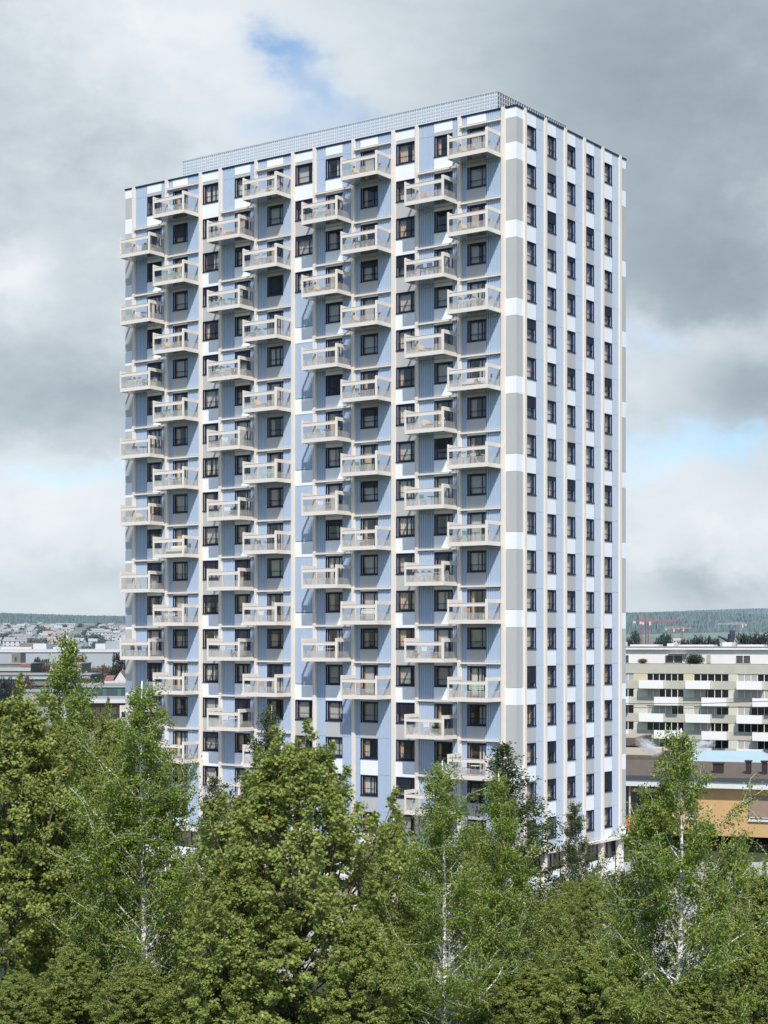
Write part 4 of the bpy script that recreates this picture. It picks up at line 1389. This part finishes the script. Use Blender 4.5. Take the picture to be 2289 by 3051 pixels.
for i in range(6):
    z1 = 15.85 - 2.8 * i
    z0 = z1 - (1.6 if i == 0 else 1.38)
    q.box(-12, 52, 0, .34, z0, z1, OL)
link('wall', q.mesh('block_wall'), ab)
q = MB(); q.box(-12, 52, 2.2, 12, 15.9, ztop - .2, OPW); q.box(-12, 52, 1.6, 12.6, ztop - .2, ztop + .25, OPW); q.box(-12, 52, 1.5, 12.7, ztop + .251, ztop + .36, FROOF2)
link('attic_storey', q.mesh('block_attic'), ab)
q = MB()
for x_, w_, h_ in ((-1, 3.5, .35), (4, 2.2, .75), (7.5, 5, .3), (14, 1.2, .5), (16, 6, .28), (23.5, 1.6, .7), (26, 4.5, .3), (31.5, 2.2, .55), (35, 6, .3), (42, 1.5, .6)):
    q.box(x_, x_ + w_, 4, 7, ztop + .361, ztop + .36 + h_, OPW)
link('roof_equipment', q.mesh('block_roof_equipment'), ab)


def far_window(par, x0, x1, y, z0, z1, nm, n=3, shutter=0.0):
    e_ = empty('window', (0, 0, 0), 0, par)
    q = MB(); q.quad((x0, y, z0), (x1, y, z0), (x1, y, z1), (x0, y, z1), OGL if shutter < 1 else OSH)
    link('pane', q.mesh('block_pane'), e_)
    q = MB()
    for i in range(n + 1):
        a = x0 + (x1 - x0) * i / n
        q.box(a - .05, a + .05, y - .06, y - .01, z0, z1, OW)
    q.box(x0 + .051, x1 - .051, y - .06, y - .01, z1 - .08, z1, OW)
    link('frame', q.mesh('block_frame'), e_)
    if 0 < shutter < 1:
        q = MB(); q.box(x0 + .06, x0 + .06 + (x1 - x0 - .12) * shutter, y - .05, y - .02, z0, z1 - .081, OSH); link('shutter', q.mesh('block_shutter'), e_)


for zx0, zx1 in ((222, 355), (600, 710), (1070, 1245), (1760, 1900)):
    far_window(ab, uu(zx0), uu(zx1), 2.15, 16.0, 17.35, 'attic', 2)
for zx in (415, 1478):
    q = MB(); q.box(uu(zx), uu(zx + 40), 2.12, 2.19, 15.95, 17.4, OSH); link('shutter', q.mesh('attic_shutter'), ab)
for zx0, zx1 in ((215, 340), (1105, 1290)):
    q = MB(); q.box(uu(zx0), uu(zx1), 1.2, 2.19, 17.55, 17.72, OSH); link('awning', q.mesh('attic_awning'), ab)
for i in range(5):
    z1 = 15.85 - 2.8 * i - (1.6 if i == 0 else 1.38)
    z0 = 15.85 - 2.8 * (i + 1)
    # infill panels between the windows
    for zx0, zx1, mt in ((160, 215, OY), (250, 328, OY), (375, 438, OYE if i == 0 else OY), (795, 920, OYE if i == 0 else OY), (1288, 1378, OYE if i == 0 else OY), (1720, 1800, OY), (2180, 2290, OY)):
        q = MB(); q.box(uu(zx0), uu(zx1), .05, .34, z0 + .002, z1 - .002, mt); link('infill_panel', q.mesh('block_infill'), ab)
    for zx0, zx1, n, sh in ((222, 248, 1, 0), (330, 373, 1, 0 if i != 1 else 1), (440, 793, 6, 1 if i == 0 else (.4 if i == 1 else 0)), (922, 1286, 6, .0 if i == 0 else (1 if i == 1 else .35 * (i % 2))), (1380, 1718, 5, 0), (1802, 2178, 6, .3)):
        far_window(ab, uu(zx0) + .02, uu(zx1) - .02, .2, z0 + .002, z1 - .002, 'w', n, sh if rng.random() < .4 else rng.choice([0, .34, .5, .67, 1]))
    # balcony boxes, staggered
    for b0 in ((380, 868, 1322, 1810, 2270) if i % 2 == 0 else (527, 1017, 1478, 1960, 2440)):
        e_ = empty('balcony', (uu(b0), 0, z0 - 1.33), 0, ab)
        w_ = uu(b0 + 240) - uu(b0)
        q = MB(); q.box(0, w_, -1.6, -1.48, 0, 1.40, OW); q.box(0, .12, -1.479, -.01, 0, 1.40, OW); q.box(w_ - .12, w_, -1.479, -.01, 0, 1.40, OW)
        link('parapet', q.mesh('block_parapet'), e_)
        q = MB(); q.box(.121, w_ - .121, -1.479, -.01, 0.0, .15, OL); link('slab', q.mesh('block_slab'), e_)
# plants on the attic terrace
for k_, (zx, w_, h_, lab) in enumerate(((1370, 3.0, 1.6, 'round dark shrub on the roof terrace of the beige banded block'), (865, 1.6, .8, 'low brownish plant on the roof terrace of the beige banded block'))):
    e = empty('terrace_shrub', (0, 0, 0), 0)
    ca, sa = math.cos(ab.rotation_euler[2]), math.sin(ab.rotation_euler[2])
    lx, ly = uu(zx), 1.1
    e.location = (34 + ca * lx - sa * ly, 290 + sa * lx + ca * ly, 17.25)
    e.scale = (w_, w_, h_)
    tag(e, lab, 'shrub')
    w2, l2 = FT_M['green' if k_ == 0 else 'bare']
    link('stems', w2, e); link('crown', l2, e)

# power lines in front of the block
WIRE = plain('wire', (.05, .05, .055), .6, .02)
for (y0, y1, y2, lab) in ((2095, 2097, 2088, 'upper dark overhead wire crossing before the banded block'), (2107, 2110, 2106, 'lower dark overhead wire crossing before the banded block')):
    q = MB(); q.tube([at(1800, y0, 240), at(2060, y1, 240), at(2330, y2, 240), at(2700, y2 - 12, 240)], .045, WIRE, 4)
    tag(q.build('overhead_wire'), lab, 'wire')

# ------------------------------------------------------------------ orange building
OR = plain('orange_render', (0.52, 0.335, 0.165), .85, .07, .8, bump=.25, bscale=10)
ORR = plain('orange_red_parapet', (0.50, 0.18, 0.09), .85, .06, .8)
BRF = plain('brown_roof_felt', (0.135, 0.105, 0.085), .9, .2, 1.5, bump=.3, bscale=5)
LIGHTF = plain('pale_fascia', (0.60, 0.63, 0.62), .7, .04, .5)
SHB = plain('brown_shutter', (0.27, 0.20, 0.155), .7, .08, 1.5)
BRK = plain('dark_brick', (0.16, 0.07, 0.055), .85, .2, 4)
BLR = plain('pale_blue_metal_roof', (0.40, 0.52, 0.56), .5, .05, .5)
VENT = plain('dark_vent', (.035, .03, .035), .7, .2, 2)
BLK = plain('black_void', (0.004, 0.004, 0.004), .9, .0)
ob = empty('orange_building', (24.6, 171, 0), -math.radians(19))
tag(ob, 'low orange rendered building with dark flat roof and pale eaves at the right', 'building')
W_ = 26.0
q = MB()
q.box(3.6, W_, 0, 12, 1.6, 6.4, OR)
q.box(-12, 3.59, 1.8, 12, 1.6, 6.4, FB)
q.box(-12, 3.59, 0.0, 1.79, 1.6, 1.9, FB)
link('wall', q.mesh('orange_wall'), ob)
q = MB(); q.box(-12, W_, .6, 11.9, 0, 1.59, BLK); link('shadow_gap', q.mesh('shadow_gap_box'), ob)  # black box standing in for the shadowed opening under the walls
q = MB(); q.box(-12, 3.55, -.12, -.0, 1.9, 3.3, ORR); link('loggia_parapet', q.mesh('loggia_parapet'), ob)
for x_ in (-8, -3.6, 0.3):
    q = MB(); q.box(x_, x_ + .16, -.1, .06, 3.31, 6.39, LIGHTF); link('post', q.mesh('loggia_post'), ob)
for x_ in (-7.5, -3.2, .8):
    q = MB(); q.quad((x_, 1.76, 3.0), (x_ + 2.6, 1.76, 3.0), (x_ + 2.6, 1.76, 5.6), (x_, 1.76, 5.6), OGL); link('window', q.mesh('loggia_window'), ob)
STR = [plain('awning_orange', (.55, .25, .08), .8, .04), plain('awning_cream', (.6, .52, .40), .8, .04)]
for x_ in (-7.6, -3.3, .6):
    q = MB()
    for i in range(12): q.box(x_ + i * .26, x_ + i * .26 + .259, -.35, -.13, 5.75, 6.15, STR[i % 2])
    link('awning', q.mesh('loggia_awning'), ob)
q = MB(); q.box(-12.6, W_ + .6, -1.0, 12.8, 6.42, 7.05, LIGHTF); q.box(-12.7, W_ + .7, -1.15, -1.0, 7.06, 7.5, FD); link('eaves', q.mesh('orange_eaves'), ob)
q = MB(); q.add([(-12.6, -1.0, 7.06), (W_ + .6, -1.0, 7.06), (W_ + .6, 12.8, 8.1), (-12.6, 12.8, 8.1), (-12.6, 12.8, 7.06), (W_ + .6, 12.8, 7.06)], [(0, 1, 2, 3), (0, 3, 4), (1, 5, 2), (2, 5, 4, 3)], BRF); link('roof', q.mesh('orange_roof'), ob)
for x0, sh in ((12.3, True), (19.6, True), (6.1, False)):
    w1 = 2.1 if sh else 1.0
    e_ = empty('window', (x0, 0, 3.3), 0, ob)
    q = MB(); q.box(0, w1, .03, -.06, .0, 2.3, SHB); link('shutter', q.mesh('orange_shutter'), e_)
    q = MB(); q.box(-.1, w1 + .1, -.22, -.061, -.14, -.02, LIGHTF); q.box(0, w1, -.12, -.062, 0, .26, LIGHTF); q.box(.08, w1 - .1, -.125, -.121, .07, .2, FD); link('sill', q.mesh('orange_sill'), e_)
    q = MB()
    for a_, b_ in ((-.09, 0), (w1, w1 + .09)): q.box(a_, b_, -.07, -.001, -.02, 2.4, FB)
    q.box(0, w1, -.07, -.061, 2.31, 2.4, FB)
    link('frame', q.mesh('orange_frame'), e_)
q = MB(); q.box(14.6, 17.4, -.02, .01, 1.62, 2.0, FB); link('vent_strip', q.mesh('vent_strip'), ob)
for x_, y_, w1, h1 in ((-3.9, 2.5, .85, .9), (8.1, 4.5, 1.0, .95), (11.4, 4.5, .5, 1.25), (13.0, 4.5, .5, 1.25), (15.6, 5, 1.0, .9), (19, 5, .8, 1)):
    z_ = 7.06 + (y_ + 1) * .0754
    q = MB(); q.box(x_, x_ + w1, y_, y_ + .8, z_ - .3, z_ + h1, VENT); q.box(x_ - .1, x_ + w1 + .1, y_ - .1, y_ + .9, z_ + h1 + .001, z_ + h1 + .13, VENT)
    link('roof_vent', q.mesh('roof_vent'), ob)
q = MB(); q.box(-6.2, -3.1, 10.2, 11.9, 7.3, 8.95, BRK); q.box(-6.35, -2.95, 10.0, 12.1, 8.951, 9.12, BRF); q.box(-5.0, -4.3, 10.6, 11.3, 9.121, 9.8, FG); link('chimney', q.mesh('orange_chimney'), ob)

# pale blue metal roofs and the brown and straw flat roofs behind
def hip(name, x0, x1, d, dp, zb, zr, wall, roof, label, rz=0.0, inset=.45):
    e = empty(name, ((x0 + x1) / 2, d, 0), rz)
    w = (x1 - x0) / 2
    q = MB(); q.box(-w + .5, w - .5, .5, dp - .5, 0, zb, wall); link('wall', q.mesh(name + '_wall'), e)
    q = MB(); i_ = w * (1 - inset)
    q.add([(-w, 0, zb), (w, 0, zb), (w, dp, zb), (-w, dp, zb), (-i_, dp / 2, zr), (i_, dp / 2, zr)], [(0, 1, 5, 4), (1, 2, 5), (2, 3, 4, 5), (3, 0, 4), (0, 3, 2, 1)], roof)
    n = int(w * 2 / 1.2)
    for k in range(1, n):
        a = -w + 2 * w * k / n
        if abs(a) < i_: q.box(a - .03, a + .03, dp / 2 - .05, dp / 2 + .05, zr, zr + .06, roof)
    link('roof', q.mesh(name + '_roof'), e)
    tag(e, label, 'building')
    return e


hip('blue_roofed_hall', 32.5, 47.5, 199, 22, 5.4, 7.4, FB, BLR, 'low hall with pale blue hipped metal roof behind the orange building', -.25)
hip('blue_roofed_hall', 45.5, 68, 201, 26, 5.7, 9.7, FB, BLR, 'larger hall with pale blue metal roof at the right edge', -.25)
STRAW = plain('straw_gravel_roof', (.42, .36, .26), .9, .15, .6)
for nm, x0, x1, d, z, dp, rz, lab in (('flat_roofed_building', 24, 35.5, 222, 6.2, 14, -.35, 'flat straw-coloured roof with dark edge behind the smoking chimney'), ('flat_roofed_building', 24, 37, 248, 7.0, 9, -.35, 'darker brown-edged flat roof just before the banded block')):
    e = empty(nm, ((x0 + x1) / 2, d, 0), rz)
    w = (x1 - x0) / 2
    q = MB(); q.box(-w, w, 0, dp, 0, z - 1.2, FB); link('wall', q.mesh(nm + '_wall'), e)
    q = MB(); q.box(-w - .6, w + .6, -.6, dp + .6, z - 1.2, z - .1, BRF); link('fascia', q.mesh(nm + '_fascia'), e)
    q = MB(); q.box(-w, w, 0, dp, z - .099, z, STRAW); link('roof', q.mesh(nm + '_roof'), e)
    tag(e, lab, 'building')

# white steam drifting from the roofs
def steam_mat():
    m, nt, out = new_mat('steam')
    N, L = nt.nodes, nt.links
    v = N.new('ShaderNodeVolumePrincipled')
    v.inputs['Color'].default_value = (.96, .96, .97, 1)
    tc = N.new('ShaderNodeTexCoord')
    no = N.new('ShaderNodeTexNoise'); no.inputs['Scale'].default_value = 2.6; no.inputs['Detail'].default_value = 5
    ln = N.new('ShaderNodeVectorMath'); ln.operation = 'LENGTH'
    a = N.new('ShaderNodeMapRange'); a.inputs[1].default_value = .05; a.inputs[2].default_value = 1.0; a.inputs[3].default_value = 1; a.inputs[4].default_value = 0
    b = N.new('ShaderNodeMapRange'); b.inputs[1].default_value = .42; b.inputs[2].default_value = .68; b.inputs[3].default_value = 0; b.inputs[4].default_value = 7.0
    mu = N.new('ShaderNodeMath'); mu.operation = 'MULTIPLY'
    L.new(tc.outputs['Object'], no.inputs[0]); L.new(tc.outputs['Object'], ln.inputs[0])
    L.new(ln.outputs['Value'], a.inputs[0]); L.new(no.outputs[0], b.inputs[0])
    L.new(a.outputs[0], mu.inputs[0]); L.new(b.outputs[0], mu.inputs[1])
    L.new(mu.outputs[0], v.inputs['Density']); L.new(v.outputs[0], out.inputs['Volume'])
    return m


STEAM = steam_mat()
for (x, y, d, sx, sz, tilt, lab) in ((1932, 2226, 192, 1.9, .85, .6, 'white steam plume drifting from the dark brick chimney'), (2085, 2222, 196, 2.1, .95, -.2, 'thin white steam drifting over the pale blue roof')):
    q = MB()
    vs, fs = [], []
    for i in range(9):
        for j in range(14):
            t, p_ = PI * i / 8, 2 * PI * j / 14
            vs.append((math.sin(t) * math.cos(p_), math.sin(t) * math.sin(p_), math.cos(t)))
    for i in range(8):
        for j in range(14):
            a, b = i * 14 + j, i * 14 + (j + 1) % 14
            fs.append((a, a + 14, b + 14, b))
    q.add(vs, fs, STEAM)
    o = q.build('steam')
    o.location = at(x, y, d); o.scale = (sx, 1.0, sz); o.rotation_euler = (0, tilt, 0)
    tag(o, lab, 'steam', kind='thing')

# ------------------------------------------------------------------ sky, sun and camera
world = bpy.data.worlds.new('World')
SC.world = world
world.use_nodes = True
nt = world.node_tree
nt.nodes.clear()
N, L = nt.nodes, nt.links
SUN_DIR = np.array((-1.9 * -.5836 - 1.5 * .812, -1.9 * -.812 - 1.5 * -.5836, -2.85))   # the way the light travels
SUN_DIR /= np.linalg.norm(SUN_DIR)
elev = math.asin(-SUN_DIR[2])
azim = math.atan2(-SUN_DIR[0], -SUN_DIR[1])
out = N.new('ShaderNodeOutputWorld')
sky = N.new('ShaderNodeTexSky')
sky.sky_type = 'NISHITA'
sky.sun_disc = False
sky.sun_elevation = elev
sky.sun_rotation = azim
sky.air_density = 1.0; sky.dust_density = 0.6; sky.ozone_density = 2.0
bg1 = N.new('ShaderNodeBackground'); bg1.inputs[1].default_value = 0.15
vm = N.new('ShaderNodeVectorMath'); vm.operation = 'MULTIPLY'; vm.inputs[1].default_value = (1.0, 1.0, 1.0)



def M(op, a, b=None, c=None, clamp=False):
    n = N.new('ShaderNodeMath'); n.operation = op; n.use_clamp = clamp
    for i, v in enumerate((a, b, c)):
        if v is None: continue
        if hasattr(v, 'links') or hasattr(v, 'is_linked'): L.new(v, n.inputs[i])
        else: n.inputs[i].default_value = v
    return n.outputs[0]


tc = N.new('ShaderNodeTexCoord')
sp = N.new('ShaderNodeSeparateXYZ'); L.new(tc.outputs['Generated'], sp.inputs[0])
AZ = M('MULTIPLY', M('ARCTAN2', sp.outputs[0], sp.outputs[1]), 180 / PI)      # bearing in degrees from north (+Y)
EL = M('MULTIPLY', M('ARCSINE', sp.outputs[2]), 180 / PI)                       # elevation in degrees


def noise(vec, scale, detail=6, rough=.55, dist=0.0):
    n = N.new('ShaderNodeTexNoise'); n.inputs['Scale'].default_value = scale; n.inputs['Detail'].default_value = detail
    n.inputs['Roughness'].default_value = rough; n.inputs['Distortion'].default_value = dist
    L.new(vec, n.inputs['Vector'])
    return n


cv = N.new('ShaderNodeCombineXYZ'); L.new(AZ, cv.inputs[0]); L.new(M('MULTIPLY', EL, 1.5), cv.inputs[1])
nw = noise(cv.outputs[0], .22, 5, .55)
sw = N.new('ShaderNodeSeparateColor'); L.new(nw.outputs['Color'], sw.inputs[0])
nf = noise(cv.outputs[0], .75, 5, .6)
sf = N.new('ShaderNodeSeparateColor'); L.new(nf.outputs['Color'], sf.inputs[0])
AX = M('ADD', M('ADD', AZ, M('MULTIPLY', M('SUBTRACT', sw.outputs[0], .5), 5.0)), M('MULTIPLY', M('SUBTRACT', sf.outputs[0], .5), 1.6))
EX = M('ADD', M('ADD', EL, M('MULTIPLY', M('SUBTRACT', sw.outputs[1], .5), 3.2)), M('MULTIPLY', M('SUBTRACT', sf.outputs[1], .5), 1.1))


def blob(a, e, sa, se, amp):
    """a soft patch of cloud at bearing a, elevation e (degrees)"""
    u = M('DIVIDE', M('SUBTRACT', AX, a), sa); v = M('DIVIDE', M('SUBTRACT', EX, e), se)
    r2 = M('ADD', M('MULTIPLY', u, u), M('MULTIPLY', v, v))
    return M('MULTIPLY', M('EXPONENT', M('MULTIPLY', r2, -1.0)), amp)


def dg(xd, yd):
    return math.degrees(math.atan((xd - 830) / 3638)), math.degrees(math.atan((1386 - yd) / 3638 * math.cos(math.atan((xd - 830) / 3638))))


def total(lst):
    s = None
    for xd, yd, sx, sy, amp in lst:
        a, e_ = dg(xd, yd)
        b = blob(a, e_, sx / 63.5, sy / 63.5, amp)
        s = b if s is None else M('ADD', s, b)
    return s


TONE = [(400, 60, 240, 130, .15), (620, 220, 260, 170, .09), (1000, 120, 260, 160, .02), (1450, 140, 420, 280, -.23), (1520, 560, 260, 150, -.19), (1480, 725, 230, 50, .12), (1640, 860, 160, 110, -.20),
        (1500, 1110, 260, 170, .12), (1390, 1190, 60, 55, .10), (1620, 1160, 75, 60, .10), (1480, 1250, 120, 38, -.13), (1420, 820, 110, 60, .06), (200, 1235, 160, 38, -.10), (60, 1180, 120, 50, .06), (30, 600, 70, 80, .22), (140, 860, 330, 95, -.13), (60, 330, 240, 140, -.03), (170, 760, 200, 70, -.04), (130, 1100, 320, 150, .18), (250, 960, 90, 40, -.05), (1420, 980, 140, 60, .08), (1600, 1270, 120, 40, -.10), (1450, 1230, 60, 60, -.06)]
BLUEM = [(600, 105, 66, 42, .85), (665, 175, 46, 58, .5), (735, 245, 38, 48, .5), (620, 275, 60, 40, .35), (180, 1030, 150, 30, .40), (1440, 950, 130, 38, .42), (1385, 740, 50, 35, .22), (1600, 970, 110, 32, .42), (1400, 1010, 60, 36, .16)]
fine = M('ADD', M('MULTIPLY', M('SUBTRACT', nf.outputs['Fac'], .5), .13), M('MULTIPLY', M('SUBTRACT', nw.outputs['Fac'], .5), .20))
tone = M('ADD', M('ADD', total(TONE), fine), .805)
# pale haze towards the horizon
hz = M('EXPONENT', M('MULTIPLY', M('MAXIMUM', EL, 0.0), -.22))
tone = M('ADD', M('MULTIPLY', tone, M('SUBTRACT', 1.0, M('MULTIPLY', hz, .38))), M('MULTIPLY', M('MULTIPLY', hz, .38), .86))
ramp = N.new('ShaderNodeValToRGB')
els = ramp.color_ramp.elements
stops = [(.40, (134, 150, 160)), (.55, (152, 167, 176)), (.66, (170, 184, 193)), (.76, (196, 207, 215)), (.87, (220, 229, 236)), (1.0, (238, 243, 247))]
while len(els) < len(stops): els.new(.5)
for e_, (p_, c_) in zip(els, stops):
    e_.position = p_; e_.color = srgb(*c_) + (1,)
L.new(tone, ramp.inputs[0])
bg2 = N.new('ShaderNodeBackground'); bg2.inputs[1].default_value = 1.0
L.new(ramp.outputs[0], bg2.inputs[0])
# gaps of clear sky: soft patches low in the north, wide broken gaps out of view overhead and behind, added for bluer shadow fill
gap = M('MULTIPLY', total(BLUEM), M('ADD', .55, M('MULTIPLY', nf.outputs['Fac'], .9)), None, True)
nb = noise(tc.outputs['Generated'], 2.2, 6, .55)
high = M('MULTIPLY', M('SUBTRACT', EL, 24.0), 1 / 14.0, None, True)
back = M('MULTIPLY', M('SUBTRACT', M('ABSOLUTE', AZ), 30.0), 1 / 25.0, None, True)
over = M('MULTIPLY', M('MAXIMUM', high, back), M('MULTIPLY', M('SUBTRACT', nb.outputs['Fac'], .30), 5.0, None, True))
gap = M('MAXIMUM', gap, over)
# the clear gaps low in the north read lighter and more cyan than the zenith
lift = N.new('ShaderNodeMix'); lift.data_type = 'RGBA'
L.new(M('MAXIMUM', high, back), lift.inputs[0])
lift.inputs[6].default_value = (.80, 1.03, 1.14, 1); lift.inputs[7].default_value = (1.0, 1.05, 1.10, 1)
L.new(sky.outputs[0], vm.inputs[0]); L.new(lift.outputs[2], vm.inputs[1]); L.new(vm.outputs[0], bg1.inputs[0])
mix = N.new('ShaderNodeMixShader')
L.new(gap, mix.inputs[0]); L.new(bg2.outputs[0], mix.inputs[1]); L.new(bg1.outputs[0], mix.inputs[2])
L.new(mix.outputs[0], out.inputs[0])

sun = bpy.data.lights.new('sun', 'SUN')
sun.energy = 4.7
sun.angle = math.radians(.53)
sun.color = (1.0, .955, .885)
so = bpy.data.objects.new('sun', sun)
COL.objects.link(so)
from mathutils import Vector
so.rotation_euler = Vector(tuple(SUN_DIR)).to_track_quat('-Z', 'Y').to_euler()

cam = bpy.data.cameras.new('camera')
cam.sensor_fit = 'VERTICAL'
cam.sensor_height = 36.0
cam.lens = 36.0 * FP / 3051.0
cam.shift_y = (HY - 1525.5) / 3051.0
cam.clip_start = .5
cam.clip_end = 20000
co = bpy.data.objects.new('camera', cam)
COL.objects.link(co)
co.location = (0, 0, EYE)
co.rotation_euler = (PI / 2, 0, 0)
SC.camera = co
SC.view_settings.view_transform = 'Standard'
SC.view_settings.look = 'None'
SC.view_settings.exposure = 0
SC.cycles.transparent_max_bounces = 24
SC.cycles.max_bounces = 8
SC.cycles.volume_bounces = 4
SC.cycles.use_denoising = True
SC.cycles.denoiser = 'OPENIMAGEDENOISE'
SC.cycles.denoising_input_passes = 'RGB_ALBEDO_NORMAL'
